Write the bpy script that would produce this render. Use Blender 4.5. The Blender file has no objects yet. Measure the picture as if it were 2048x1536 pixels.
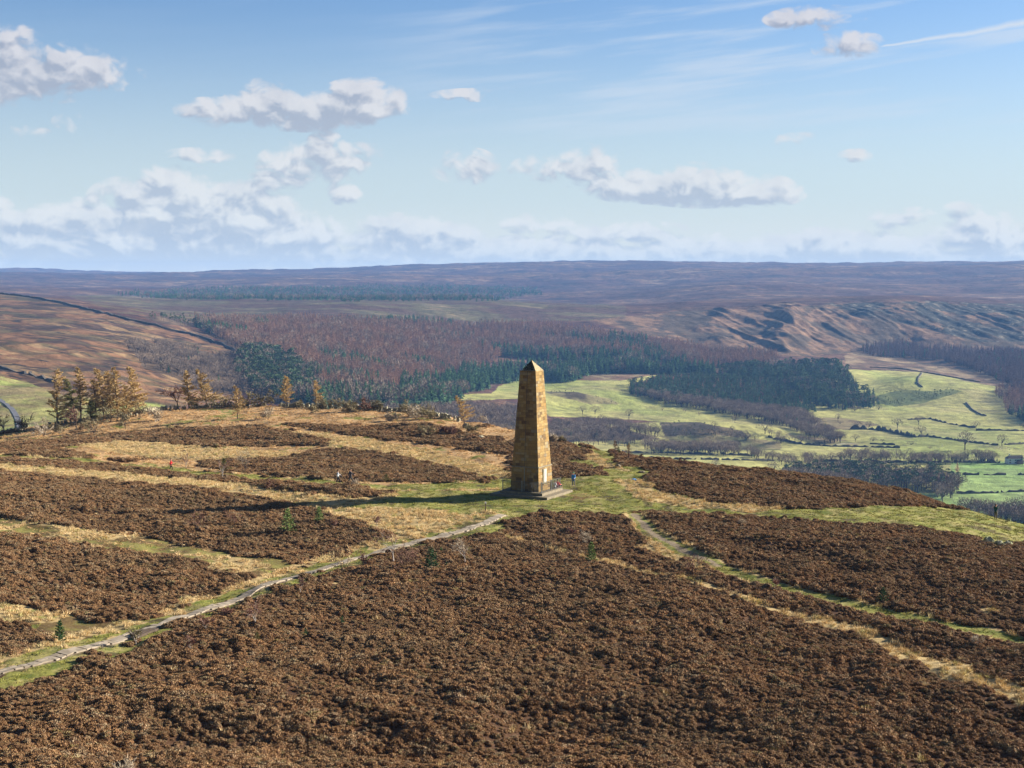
import bpy, bmesh, math, random
import numpy as np
from mathutils import Vector, Matrix

# ---------------------------------------------------------------- camera, sky, sun
R = math.radians
F = 2048 * 50.0 / 36.0
CAM_H = 25.0
PITCH = math.atan(208.0 / F)
SUN_EL = R(19.5)
SUN_DIR = np.array([0.93, 0.37, 0.0]); SUN_DIR /= np.linalg.norm(SUN_DIR)
SUN_AZ = math.atan2(SUN_DIR[0], SUN_DIR[1])

scene = bpy.context.scene
col = scene.collection
cam_d = bpy.data.cameras.new('camera'); cam = bpy.data.objects.new('camera', cam_d); col.objects.link(cam)
cam_d.lens = 50; cam_d.sensor_width = 36; cam_d.clip_start = 0.5; cam_d.clip_end = 60000
cam.location = (0, 0, CAM_H); cam.rotation_euler = (math.pi / 2 - PITCH, 0, 0)
scene.camera = cam
scene.render.resolution_x = 1024; scene.render.resolution_y = 768
scene.view_settings.view_transform = 'Standard'; scene.view_settings.look = 'None'
EXPO = 1.7
scene.view_settings.exposure = EXPO; scene.view_settings.gamma = 1.0
scene.render.engine = 'CYCLES'
scene.cycles.use_denoising = True
try:
    scene.cycles.denoiser = 'OPENIMAGEDENOISE'
    scene.cycles.denoising_input_passes = 'RGB_ALBEDO_NORMAL'
except Exception:
    pass
scene.cycles.max_bounces = 5; scene.cycles.diffuse_bounces = 3; scene.cycles.volume_bounces = 0
scene.cycles.glossy_bounces = 1; scene.cycles.transmission_bounces = 2; scene.cycles.transparent_max_bounces = 8
scene.cycles.use_adaptive_sampling = True; scene.cycles.adaptive_threshold = 0.01
scene.render.film_transparent = False

HAZE_DENSITY = 0.62e-4
HAZE_COLOR = (.20, .44, .92, 1)

def ray(px, py):
    a = (px - 1024) / F; b = (768 - py) / F
    c, s = math.cos(PITCH), math.sin(PITCH)
    return a, c + b * s, -s + b * c

def at(px, py, Y):
    x, y, z = ray(px, py)
    return x * Y / y, Y, CAM_H + z * Y / y

def proj(X, Y, Z):
    c, s = math.cos(PITCH), math.sin(PITCH)
    dz = Z - CAM_H
    d = np.maximum(Y * c - dz * s, 1e-3)
    v = Y * s + dz * c
    return 1024 + F * X / d, 768 - F * v / d

# ---------------------------------------------------------------- node helpers
class NT:
    def __init__(self, tree):
        self.t = tree; self.n = tree.nodes; self.l = tree.links
    def new(self, typ, **kw):
        n = self.n.new(typ)
        for k, v in kw.items(): setattr(n, k, v)
        return n
    def put(self, sock, val):
        if val is None: return
        if hasattr(val, 'is_output') or isinstance(val, bpy.types.NodeSocket): self.l.new(val, sock)
        else:
            try: sock.default_value = val
            except (TypeError, ValueError): sock.default_value = tuple(val) + (1.0,)
    def math(self, op, a, b=None, c=None, clamp=False):
        n = self.new('ShaderNodeMath', operation=op, use_clamp=clamp)
        self.put(n.inputs[0], a); self.put(n.inputs[1], b); self.put(n.inputs[2], c)
        return n.outputs[0]
    def vmath(self, op, a, b=None, scale=None):
        n = self.new('ShaderNodeVectorMath', operation=op)
        self.put(n.inputs[0], a); self.put(n.inputs[1], b)
        if scale is not None: self.put(n.inputs['Scale'], scale)
        return n.outputs['Value'] if op in ('DOT_PRODUCT', 'LENGTH', 'DISTANCE') else n.outputs[0]
    def comb(self, x, y, z=0.0):
        n = self.new('ShaderNodeCombineXYZ')
        self.put(n.inputs[0], x); self.put(n.inputs[1], y); self.put(n.inputs[2], z)
        return n.outputs[0]
    def sep(self, v):
        n = self.new('ShaderNodeSeparateXYZ'); self.l.new(v, n.inputs[0]); return n.outputs
    def noise(self, vec, scale, detail=4, rough=0.55, lac=2.0, dist=0.0, out=0, dim='3D'):
        n = self.new('ShaderNodeTexNoise', noise_dimensions=dim)
        if vec is not None: self.l.new(vec, n.inputs['Vector'])
        self.put(n.inputs['Scale'], scale); self.put(n.inputs['Detail'], detail)
        self.put(n.inputs['Roughness'], rough); self.put(n.inputs['Lacunarity'], lac); self.put(n.inputs['Distortion'], dist)
        return n.outputs[out]
    def mix(self, f, a, b, mode='MIX'):
        n = self.new('ShaderNodeMix', data_type='RGBA', blend_type=mode)
        self.put(n.inputs[0], f); self.put(n.inputs[6], a); self.put(n.inputs[7], b)
        return n.outputs[2]
    def ramp(self, f, stops, interp='LINEAR'):
        n = self.new('ShaderNodeValToRGB'); cr = n.color_ramp; cr.interpolation = interp
        while len(cr.elements) < len(stops): cr.elements.new(0.5)
        for e, (p, c) in zip(cr.elements, stops):
            e.position = p; e.color = (c, c, c, 1) if isinstance(c, (int, float)) else tuple(c) + (1,)
        self.put(n.inputs[0], f); return n.outputs[0]
    def mapr(self, v, a, b, c, d, smooth=True):
        n = self.new('ShaderNodeMapRange', interpolation_type='SMOOTHSTEP' if smooth else 'LINEAR')
        self.put(n.inputs[0], v)
        for i, x in enumerate((a, b, c, d)): self.put(n.inputs[1 + i], x)
        return n.outputs[0]

# ---------------------------------------------------------------- world: sky with clouds at infinity
world = bpy.data.worlds.new("World"); scene.world = world; world.use_nodes = True
def build_world():
    w = NT(world.node_tree); w.n.clear()
    sky = w.new('ShaderNodeTexSky', sky_type='NISHITA')
    sky.sun_disc = False; sky.sun_elevation = SUN_EL; sky.sun_rotation = SUN_AZ
    sky.altitude = 350; sky.air_density = 1.0; sky.dust_density = 0.55; sky.ozone_density = 2.2
    tc = w.new('ShaderNodeTexCoord')
    # cloud density as a node group of a direction (azimuth, elevation)
    g = bpy.data.node_groups.new('cloud_density', 'ShaderNodeTree')
    g.interface.new_socket('P', in_out='INPUT', socket_type='NodeSocketVector')
    g.interface.new_socket('D', in_out='OUTPUT', socket_type='NodeSocketFloat')
    q = NT(g); gi = q.new('NodeGroupInput'); go = q.new('NodeGroupOutput')
    P = gi.outputs[0]
    # (px, py, rx, ry, weight): heaps of cumulus by direction
    C = [(70, 150, 175, 44, 1.0), (165, 130, 75, 40, .8), (20, 110, 60, 60, .7), (0, 195, 60, 22, .75), (600, 222, 150, 34, 1.25), (730, 205, 85, 42, 1.2), (520, 205, 60, 40, 1.0),
         (430, 225, 70, 26, .8), (620, 330, 90, 42, .95), (655, 300, 40, 36, .6), (720, 310, 55, 26, .8), (930, 332, 60, 32, .95),
         (686, 388, 34, 19, 1.05), (1130, 338, 95, 32, 1.1), (1165, 315, 60, 28, .7), (1290, 372, 110, 30, 1.15), (1420, 378, 150, 32, 1.2),
         (1390, 350, 60, 26, .7), (1515, 392, 80, 20, .9), (350, 400, 100, 60, 1.5), (345, 365, 34, 28, .9), (270, 405, 80, 45, 1.0), (440, 425, 130, 54, 1.3), (535, 385, 70, 35, .95),
         (200, 428, 85, 30, 1.0), (100, 438, 70, 26, .9), (0, 430, 26, 32, .95), (60, 470, 110, 36, .8), (330, 470, 350, 52, 1.3),
         (580, 415, 50, 22, .8), (640, 462, 90, 24, .9), (840, 470, 125, 34, 1.25), (780, 440, 70, 14, .5), (400, 512, 680, 48, 1.25), (1075, 448, 66, 20, 1.0),
         (1250, 463, 120, 19, 1.0), (1390, 488, 80, 22, .85), (1080, 500, 150, 26, 1.1), (1250, 512, 300, 30, 1.1), (1640, 490, 150, 30, 1.4), (1600, 512, 300, 28, 1.1),
         (1800, 437, 66, 22, .8), (1925, 432, 40, 26, .8), (1975, 462, 100, 32, 1.0), (1960, 500, 180, 36, 1.15), (1630, 36, 85, 22, .7), (1695, 90, 62, 24, 1.05),
         (145, 245, 34, 18, .62), (400, 311, 62, 14, .62), (955, 190, 85, 12, .5), (30, 262, 60, 12, .5), (1710, 311, 30, 12, .5), (1600, 280, 50, 14, .38)]
    acc = None
    for px, py, rx, ry, wt in C:
        x, y, z = ray(px, py)
        ca = math.atan2(x, y); ce = math.atan2(z, math.hypot(x, y))
        d = q.vmath('SUBTRACT', P, (ca, ce, 0)); d = q.vmath('MULTIPLY', d, (F / rx / 1.25, F / ry / 1.25, 0))
        r2 = q.vmath('DOT_PRODUCT', d, d)
        f = q.math('MAXIMUM', q.math('MULTIPLY_ADD', r2, -wt, wt), 0.0)
        acc = f if acc is None else q.math('MAXIMUM', q.math('MAXIMUM', acc, f), q.math('MULTIPLY', q.math('ADD', acc, f), 0.8))
    st = q.vmath('MULTIPLY', P, (1.0, 1.35, 1.0))
    wv = q.new('ShaderNodeTexNoise', noise_dimensions='2D'); q.l.new(st, wv.inputs['Vector']); wv.inputs['Scale'].default_value = 30; wv.inputs['Detail'].default_value = 2
    st = q.vmath('ADD', st, q.vmath('SCALE', q.vmath('SUBTRACT', wv.outputs['Color'], (.5, .5, .5)), scale=.022))
    n1 = q.noise(st, 20, 4, 0.55, dim='2D')
    n2 = q.noise(q.vmath('ADD', st, (3.1, 1.7, 0)), 62, 6, 0.66, dim='2D')
    vo = q.new('ShaderNodeTexVoronoi', feature='F1', voronoi_dimensions='2D'); q.l.new(st, vo.inputs['Vector']); vo.inputs['Scale'].default_value = 62; vo.inputs['Detail'].default_value = 1.5; vo.inputs['Roughness'].default_value = .55
    puff = q.math('MULTIPLY_ADD', vo.outputs['Distance'], -1.0, .62)
    tot = q.math('ADD', acc, q.math('MULTIPLY_ADD', n1, 2.0, -1.0))
    tot = q.math('ADD', tot, q.math('MULTIPLY_ADD', n2, 1.15, -.55))
    tot = q.math('ADD', tot, q.math('MULTIPLY', puff, .75))
    tot = q.math('MULTIPLY', tot, q.mapr(acc, 0.0, 0.14, 0.0, 1.0))
    q.l.new(tot, go.inputs[0])
    s = w.sep(tc.outputs['Generated'])
    az = w.math('ARCTAN2', s[0], s[1]); el = w.math('ARCSINE', s[2])
    P0 = w.comb(az, el, 0)
    def dens(p):
        n = w.new('ShaderNodeGroup'); n.node_tree = g; w.l.new(p, n.inputs[0]); return n.outputs[0]
    d0 = dens(P0); d1 = dens(w.vmath('ADD', P0, (0.0030, 0.0060, 0)))
    alpha = w.mapr(d0, 0.03, 0.85, 0.0, 1.0)
    lit = w.math('SUBTRACT', d0, d1)
    litf = w.mapr(w.math('ADD', lit, w.math('MULTIPLY', w.math('SUBTRACT', .55, d0), .25)), -0.55, 0.50, 0.0, 1.0)
    # cirrus streaks
    cz = w.noise(w.vmath('MULTIPLY', w.vmath('ADD', P0, w.comb(0.0, w.math('MULTIPLY', az, -0.10), 0.0)), (5.0, 60.0, 1)), 1.0, 5, .55, dim='2D')
    cir = w.math('MULTIPLY', w.mapr(cz, .44, .72, 0, 1), w.mapr(el, .05, .15, 0, .55))
    cir = w.math('MULTIPLY', cir, w.mapr(az, -.14, .06, 0.05, 1))
    # vapour trail: line between two directions
    x0, y0, z0 = ray(1755, 96); x1, y1, z1 = ray(2060, 45)
    A = (math.atan2(x0, y0), math.atan2(z0, math.hypot(x0, y0))); B = (math.atan2(x1, y1), math.atan2(z1, math.hypot(x1, y1)))
    sl = (B[1] - A[1]) / (B[0] - A[0])
    t = w.math('DIVIDE', w.math('SUBTRACT', az, A[0]), B[0] - A[0])
    wob = w.math('MULTIPLY_ADD', w.noise(w.comb(az, 0.3, 0), 26, 3), .006, -.003)
    dist = w.math('ABSOLUTE', w.math('SUBTRACT', el, w.math('ADD', w.math('ADD', w.math('MULTIPLY', w.math('SUBTRACT', az, A[0]), sl), A[1]), wob)))
    wid = w.math('MULTIPLY_ADD', w.math('MAXIMUM', t, 0.0), .0028, .0009)
    tr = w.math('SUBTRACT', 1.0, w.math('DIVIDE', dist, wid), clamp=True)
    tr = w.math('MULTIPLY', tr, w.mapr(t, 0.0, .06, 0, .95))
    tr = w.math('MULTIPLY', tr, w.mapr(t, 2.2, 3.2, 1, 0))
    thin = w.math('MAXIMUM', cir, tr)
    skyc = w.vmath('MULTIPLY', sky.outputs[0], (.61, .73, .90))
    skyc = w.vmath('SCALE', skyc, scale=w.mapr(s[1], -.45, .35, .45, 1.0))  # unseen sky behind the camera dimmed to cut fill on shaded faces
    veil = w.math('MULTIPLY', w.mapr(el, .0, .21, .93, 0.0), w.mapr(s[1], -.3, .5, 0.0, 1.0))
    skyc = w.mix(veil, skyc, (SK * .70, SK * .79, SK * .80))
    skyc = w.mix(w.math('MULTIPLY', w.mapr(el, -.01, .06, .85, 0.0), w.mapr(s[1], -.3, .5, 0.0, 1.0)), skyc, (SK * .95, SK * .92, SK * .80))
    # sky colours here are radiance before the background strength
    low = w.mapr(el, 0.0, .20, 1.0, 0.0)
    c_lit = w.mix(low, (SK * .72, SK * .715, SK * .76), (SK * .84, SK * .87, SK * .86))
    c_dark = w.mix(low, (SK * .36, SK * .40, SK * .51), (SK * .52, SK * .60, SK * .69))
    n3 = w.noise(w.vmath('ADD', P0, (9, 4, 0)), 40, 4, .55, dim='2D')
    litf = w.math('ADD', litf, w.math('MULTIPLY_ADD', n3, 1.1, -.6), clamp=True)
    cc = w.mix(litf, c_dark, c_lit)
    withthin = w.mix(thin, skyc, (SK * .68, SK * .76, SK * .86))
    amax = w.mapr(el, 0.0, .030, .20, .93)
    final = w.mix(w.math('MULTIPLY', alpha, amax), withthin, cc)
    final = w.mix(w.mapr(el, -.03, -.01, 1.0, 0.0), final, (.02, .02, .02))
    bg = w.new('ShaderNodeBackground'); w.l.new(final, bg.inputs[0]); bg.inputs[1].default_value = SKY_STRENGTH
    out = w.new('ShaderNodeOutputWorld'); w.l.new(bg.outputs[0], out.inputs[0])
SKY_STRENGTH = 0.050
SK = 1.0 / SKY_STRENGTH / 2 ** EXPO
build_world()

sun_d = bpy.data.lights.new('sun', 'SUN'); sun = bpy.data.objects.new('sun', sun_d); col.objects.link(sun)
sun_d.energy = 5.0; sun_d.angle = R(0.5); sun_d.color = (1.0, 0.90, 0.76)
sd = Vector((SUN_DIR[0] * math.cos(SUN_EL), SUN_DIR[1] * math.cos(SUN_EL), math.sin(SUN_EL)))
sun.rotation_euler = sd.to_track_quat('Z', 'Y').to_euler()
# ---------------------------------------------------------------- numeric helpers
_rs = np.random.RandomState(7)
_tab = _rs.rand(256, 256).astype(np.float32)
def vnoise(x, y, seed=0):
    x = x + seed * 17.13; y = y + seed * 9.71
    xi = np.floor(x).astype(np.int64); yi = np.floor(y).astype(np.int64)
    fx = (x - xi); fy = (y - yi); fx = fx * fx * (3 - 2 * fx); fy = fy * fy * (3 - 2 * fy)
    x0 = xi & 255; x1 = (xi + 1) & 255; y0 = yi & 255; y1 = (yi + 1) & 255
    a = _tab[x0, y0] * (1 - fx) + _tab[x1, y0] * fx
    b = _tab[x0, y1] * (1 - fx) + _tab[x1, y1] * fx
    return a * (1 - fy) + b * fy
def fbm(x, y, oct=4, seed=0, gain=.5):
    r = 0; a = 1; t = 0
    for i in range(oct):
        r = r + a * vnoise(x, y, seed + i * 3); t += a; a *= gain; x = x * 2.03; y = y * 2.03
    return r / t
def sstep(a, b, x):
    t = np.clip((x - a) / (b - a), 0, 1); return t * t * (3 - 2 * t)
class TPS:
    def __init__(self, P, V, lam=1e-4):
        P = np.asarray(P, float); V = np.asarray(V, float); n = len(P); self.P = P
        K = self.k(np.linalg.norm(P[:, None] - P[None], axis=2)) + lam * np.eye(n)
        Q = np.c_[np.ones(n), P]; A = np.zeros((n + 3, n + 3)); A[:n, :n] = K; A[:n, n:] = Q; A[n:, :n] = Q.T
        self.w = np.linalg.solve(A, np.r_[V, 0, 0, 0])
    @staticmethod
    def k(r): return np.where(r > 0, r * r * np.log(np.maximum(r, 1e-12)), 0)
    def __call__(self, x, y):
        x = np.asarray(x, float); y = np.asarray(y, float); sh = x.shape; x = x.ravel(); y = y.ravel()
        out = self.w[-3] + self.w[-2] * x + self.w[-1] * y
        for i, (a, b) in enumerate(self.P):
            out = out + self.w[i] * self.k(np.hypot(x - a, y - b))
        return out.reshape(sh)

# near hilltop: (px, py, Y)
NEAR = [(0,1536,70),(500,1536,71),(1024,1536,73),(1500,1536,74),(2048,1536,76),(-300,1500,75),(2350,1500,78),
 (-250,1360,88),(0,1345,90),(300,1262,101),(600,1152,120),(1000,1040,148),(1024,1250,103),(1500,1250,102.5),(2048,1400,84),
 (2048,1280,97),(2048,1150,117),(1900,1090,133),(1600,1022,154),(1300,1024,155),(2350,1300,92),
 (1063,991,168),(1000,993,166),(1130,990,167),(1200,975,171),(900,1000,163),(1300,975,172),(1200,940,188),
 (1991,1040,162),(2048,1050,164),(1900,1013,170),(1760,976,178),(1600,951,184),(1400,931,194),(1300,921,201),(1200,903,213),
 (1130,886,228),(1000,857,255),(850,827,286),(560,814,316),(300,819,311),(100,851,296),(0,867,290),(-250,905,270),
 (340,938,208),(0,925,208),(690,970,172),(480,960,187),(0,1030,151),(300,1000,161),(600,1020,155),(300,880,255),(700,872,247),(0,893,252),
 (900,905,216),(1060,905,212),(500,1100,132),(1300,1120,127),(-250,1000,160),(2350,1150,140)]
_p = [at(*c) for c in NEAR]
tps_near = TPS([(p[0] / 50, p[1] / 50) for p in _p], [p[2] for p in _p])
CREST = [(-800,1010,245),(-250,905,270),(0,867,290),(100,851,296),(300,819,311),(560,814,316),(850,827,286),(1000,857,255),(1130,886,228),(1200,903,213),
 (1300,921,201),(1400,931,194),(1600,951,184),(1760,976,178),(1900,1013,170),(2048,1050,164),(2350,1130,156),(2900,1200,150)]
_cs = np.array([at(*c)[0] / c[2] for c in CREST]); _cy = np.array([c[2] for c in CREST], float)
def crestY(s): return np.interp(s, _cs, _cy)

FARC = {
 -450: [(960,450),(900,620),(870,800),(800,1000),(700,1350),(640,1750),(585,2300),(600,3000),(570,4500),(545,8000),(553,8600),(541,9800)],
 0: [(985,450),(890,620),(863,780),(803,950),(762,1080),(700,1350),(640,1750),(597,2250),(588,2500),(594,3000),(582,4000),(563,6000),(549,7500),(553,8300),(541,9800)],
 250: [(1000,450),(870,620),(822,900),(760,1200),(700,1500),(655,1850),(622,2150),(615,2650),(592,3300),(599,3900),(581,4800),(550,7500),(554,8300),(545,9800)],
 500: [(1100,450),(960,620),(850,900),(815,1200),(765,1480),(722,1700),(690,1980),(642,2500),(594,3300),(602,3900),(579,5000),(541,8000),(548,9800)],
 750: [(1250,450),(920,800),(812,1400),(770,1650),(722,1950),(682,2200),(645,2550),(597,3300),(605,3900),(585,4900),(533,8000),(541,9800)],
 1000: [(1450,450),(1000,820),(862,1400),(802,1750),(768,2000),(745,2150),(700,2450),(650,2800),(602,3300),(608,3900),(587,5000),(524,8500),(532,9800)],
 1200: [(1550,450),(1100,850),(962,1150),(900,1420),(862,1600),(820,1770),(772,2000),(745,2200),(702,2500),(652,2850),(611,3300),(612,3900),(587,5000),(521,8500),(529,9800)],
 1400: [(1600,450),(1120,860),(992,1080),(930,1320),(880,1560),(830,1780),(780,2050),(742,2300),(702,2600),(668,2850),(616,3250),(603,3900),(575,5000),(522,8500),(530,9800)],
 1600: [(1600,450),(1130,860),(1020,1060),(950,1310),(900,1500),(852,1720),(810,1920),(762,2200),(722,2500),(697,2720),(648,3000),(613,3250),(600,3900),(570,5000),(528,8500),(535,9800)],
 1800: [(1600,450),(1130,860),(1040,1050),(980,1215),(902,1500),(852,1750),(820,1900),(776,2150),(742,2400),(716,2700),(692,2880),(640,3080),(607,3250),(599,4000),(562,5500),(527,8500),(535,9800)],
 2048: [(1600,450),(1130,860),(1060,1020),(1000,1160),(950,1310),(902,1500),(852,1750),(830,1880),(782,2150),(740,2450),(702,2800),(682,2950),(642,3130),(618,3300),(602,4000),(560,5500),(522,8500),(530,9800)],
 2500: [(1600,450),(1060,1020),(950,1310),(850,1760),(780,2150),(740,2450),(700,2850),(640,3250),(600,4000),(560,5500),(520,8500),(530,9800)]}
_fp, _fv = [], []
for px, L in FARC.items():
    for py, Y in L:
        x, y, z = at(px, py, Y); _fp.append((x / y * 2.6, math.log(y))); _fv.append((z - CAM_H) / y)
tps_far = TPS(_fp, _fv, 1e-5)

def hummock(px, py, cx, cy, rx, ry):
    return np.exp(-(((px - cx) / rx) ** 2 + ((py - cy) / ry) ** 2))
SCX = np.array([1150, 1250, 1350, 1500, 1600, 1700, 1800, 1950, 2048, 2500.]); 
SCT = np.array([640, 628, 624, 620, 615, 611, 607, 609, 622, 622.]); SCB = np.array([655, 668, 690, 705, 706, 700, 694, 692, 692, 690.])
def far_z(X, Y):
    s = X / Y; Yc = np.maximum(Y, 450.0); L = np.log(Yc)
    z = CAM_H + Yc * tps_far(s * 2.6, L)
    px, py = proj(s * Yc, Yc, z)
    # broad relief, quiet on the improved fields
    rough = np.where((py > 735) & (px > 870), .25, 1.0)
    A = np.clip(Yc / 2500, .3, 2.4)
    z = z + rough * A * (fbm(X / 420, Y / 420, 4, 3) - .5) * 13
    z = z + rough * A * (fbm(X / 75, Y / 110, 3, 9) - .5) * 5.0
    z = z + 7.0 * (1 - rough) * (fbm(X / 160, Y / 190, 3, 31) - .5)
    # far moor: long gentle swells
    z = z + sstep(3600, 5000, Yc) * (fbm(X / 1500, Y / 800, 3, 21) - .5) * 60 * sstep(9000, 7000, Yc)
    # scarp gullies running obliquely down the face
    top = np.interp(px, SCX, SCT); bot = np.interp(px, SCX, SCB)
    m = sstep(-14, 8, py - top) * sstep(8, -18, py - bot) * sstep(1260, 1480, px)
    u = (X + .20 * (Y - 3000))
    r1 = 1 - np.abs(2 * fbm(u / 95 + 1.2 * fbm(X / 160, Y / 160, 2, 6), Y / 520, 3, 5) - 1) * 2.2
    r2 = 1 - np.abs(2 * fbm(u / 42, Y / 420, 3, 15) - 1) * 2.0
    am = .25 + .5 * sstep(.45, .65, fbm(X / 230, Y / 400, 2, 8)) + 1.1 * np.exp(-((px - 1435) / 26) ** 2) + 1.5 * np.exp(-((px - 1575) / 38) ** 2)
    m2 = m * sstep(1240, 1480, px) * .45 + m * .12
    r3 = fbm(X / 28, Y / 40, 3, 17) - .5
    z = z + m2 * (am * r1 * 12 + r2 * 9 - 4) + m * r3 * 6
    # left hill slope furrows
    ml = sstep(560, 440, px) * sstep(600, 640, py) * sstep(850, 800, py)
    z = z + ml * ((1 - np.abs(2 * fbm((X - .3 * Y) / 60, Y / 190, 3, 25) - 1) * 2) * 4.0)
    # grassy knolls in the right-hand fields
    z = z + 13 * hummock(px, py, 1830, 772, 70, 14) + 9 * hummock(px, py, 1700, 752, 45, 12) + 8 * hummock(px, py, 1930, 782, 60, 16)
    z = z - 12 * hummock(px, py, 1780, 800, 90, 9) + 8 * hummock(px, py, 1150, 800, 120, 12) - 6 * hummock(px, py, 1190, 812, 120, 8)
    z = z + 12 * hummock(px, py, 1420, 868, 150, 12) - 12 * hummock(px, py, 1400, 886, 160, 8)
    return z
FLAT = []   # (x, y, radius, z)
def near_z(X, Y):
    s = X / Y; Yc = crestY(s); Yn = np.minimum(Y, Yc + 12)
    z = tps_near(s * Yn / 50, Yn / 50)
    z = z + (fbm(X / 14, Y / 14, 3, 40) - .5) * .9 + (fbm(X / 3.4, Y / 3.4, 2, 44) - .5) * .55
    # shallow hollow near the bottom of the view
    z = z - 1.1 * np.exp(-((Y - 77 - 0.03 * X) / 3.6) ** 2) * sstep(14, -4, X) * sstep(-28, -16, X)
    z = z - 1.0 * np.exp(-((Y - 82 + .12 * X) / 4.0) ** 2) * sstep(-3, 3, X) * sstep(20, 10, X)
    return z
def ground_z(X, Y):
    X = np.asarray(X, float); Y = np.asarray(Y, float)
    zn = near_z(X, Y)
    for (fx, fy, fr, fz) in FLAT:
        m = sstep(fr * 1.8, fr, np.hypot(X - fx, Y - fy)); zn = zn * (1 - m) + fz * m
    d = np.maximum(Y - crestY(X / Y), 0)
    zn = zn - 0.62 * d * d / (d + 22)
    out = zn.copy() if zn.shape else np.array(zn)
    mask = d > 60
    if np.any(mask):
        zf = far_z(X[mask] if X.shape else X, Y[mask] if Y.shape else Y)
        if out.shape: out[mask] = np.maximum(out[mask], zf)
        else: out = np.maximum(out, zf)
    return out
def gz(x, y): return float(ground_z(np.array([x]), np.array([y]))[0])
def hit_many(pxs, pys, Y0=60, Y1=14000):
    """first point of the ground met by each sight line"""
    pxs = np.atleast_1d(np.asarray(pxs, float)); pys = np.atleast_1d(np.asarray(pys, float))
    Ys = np.concatenate([np.arange(max(Y0, 60), 340, 1.0), np.geomspace(340, Y1, 420)])
    Ys = Ys[Ys >= Y0]
    a, b, c = [], [], []
    c_, s_ = math.cos(PITCH), math.sin(PITCH)
    A = (pxs - 1024) / F; B = (768 - pys) / F
    ry = c_ + B * s_; rz = -s_ + B * c_
    XX = (A / ry)[:, None] * Ys[None]; YY = np.broadcast_to(Ys[None], XX.shape); ZZ = CAM_H + (rz / ry)[:, None] * Ys[None]
    G = ground_z(XX.ravel(), YY.ravel()).reshape(XX.shape)
    below = ZZ < G
    idx = np.where(below.any(1), below.argmax(1), len(Ys) - 1); idx = np.maximum(idx, 1)
    r = np.arange(len(pxs))
    d0 = ZZ[r, idx - 1] - G[r, idx - 1]; d1 = ZZ[r, idx] - G[r, idx]
    t = np.clip(d0 / np.maximum(d0 - d1, 1e-6), 0, 1)
    Y = Ys[idx - 1] * (1 - t) + Ys[idx] * t
    X = A / ry * Y
    return X, Y, ground_z(X, Y)
def hit(px, py, Y0=60, Y1=14000):
    X, Y, Z = hit_many([px], [py], Y0, Y1); return float(X[0]), float(Y[0]), float(Z[0])

def inpoly(px, py, poly):
    P = np.asarray(poly, float); inside = np.zeros(px.shape, bool)
    j = len(P) - 1
    for i in range(len(P)):
        xi, yi = P[i]; xj, yj = P[j]
        if yi != yj:
            c = ((yi > py) != (yj > py)) & (px < (xj - xi) * (py - yi) / (yj - yi) + xi)
            inside ^= c
        j = i
    return inside
def dist_poly(X, Y, pts):
    d = np.full(X.shape, 1e9)
    for (ax, ay), (bx, by) in zip(pts[:-1], pts[1:]):
        vx, vy = bx - ax, by - ay; L = vx * vx + vy * vy + 1e-9
        t = np.clip(((X - ax) * vx + (Y - ay) * vy) / L, 0, 1)
        d = np.minimum(d, np.hypot(X - ax - t * vx, Y - ay - t * vy))
    return d
def world_line(pts, Y0=60, Y1=14000, n=1):
    P = np.array(pts, float)
    if n > 1:
        t = np.linspace(0, len(P) - 1, (len(P) - 1) * n + 1); P = np.c_[np.interp(t, range(len(P)), P[:, 0]), np.interp(t, range(len(P)), P[:, 1])]
    X, Y, Z = hit_many(P[:, 0], P[:, 1], Y0, Y1); return list(zip(X, Y))

MON = (at(1063.3, 990, 168)[0], 168.0)
FLAT.append((MON[0], MON[1], 5.2, -0.42))

# ---------------------------------------------------------------- land cover of the near hill
HEATH, STRAW, BRACK, LAWN, BARE, MOSS = 0, 1, 2, 3, 4, 5
PATH_PX = [(-160,1388),(0,1345),(100,1320),(200,1290),(300,1258),(400,1223),(500,1187),(600,1152),(700,1120),(760,1105),(850,1080),(920,1064),(970,1048),(1008,1030)]
TRAIL_PX = [(1268,1028),(1300,1063),(1370,1103),(1450,1141),(1550,1172),(1700,1207),(1850,1242),(2048,1282),(2300,1330)]
STRIP_PX = [(1000,1065),(1080,1090),(1150,1110),(1250,1135),(1400,1165),(1530,1215),(1650,1245),(1750,1275),(1850,1322),(1950,1362),(2060,1396),(2300,1480)]
WALK_PX = [(-120,905),(0,915),(200,925),(340,938),(500,954),(660,968),(780,975),(960,972)]
_path = world_line(PATH_PX); _trail = world_line(TRAIL_PX); _strip = world_line(STRIP_PX); _walk = world_line(WALK_PX)
UPPER = [(-600,1000),(-300,930),(0,905),(0,893),(200,925),(500,952),(640,966),(760,972),(960,968),(1030,962),(1040,900),(1100,880),(1140,860),(1000,700),(-600,700)]
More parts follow.
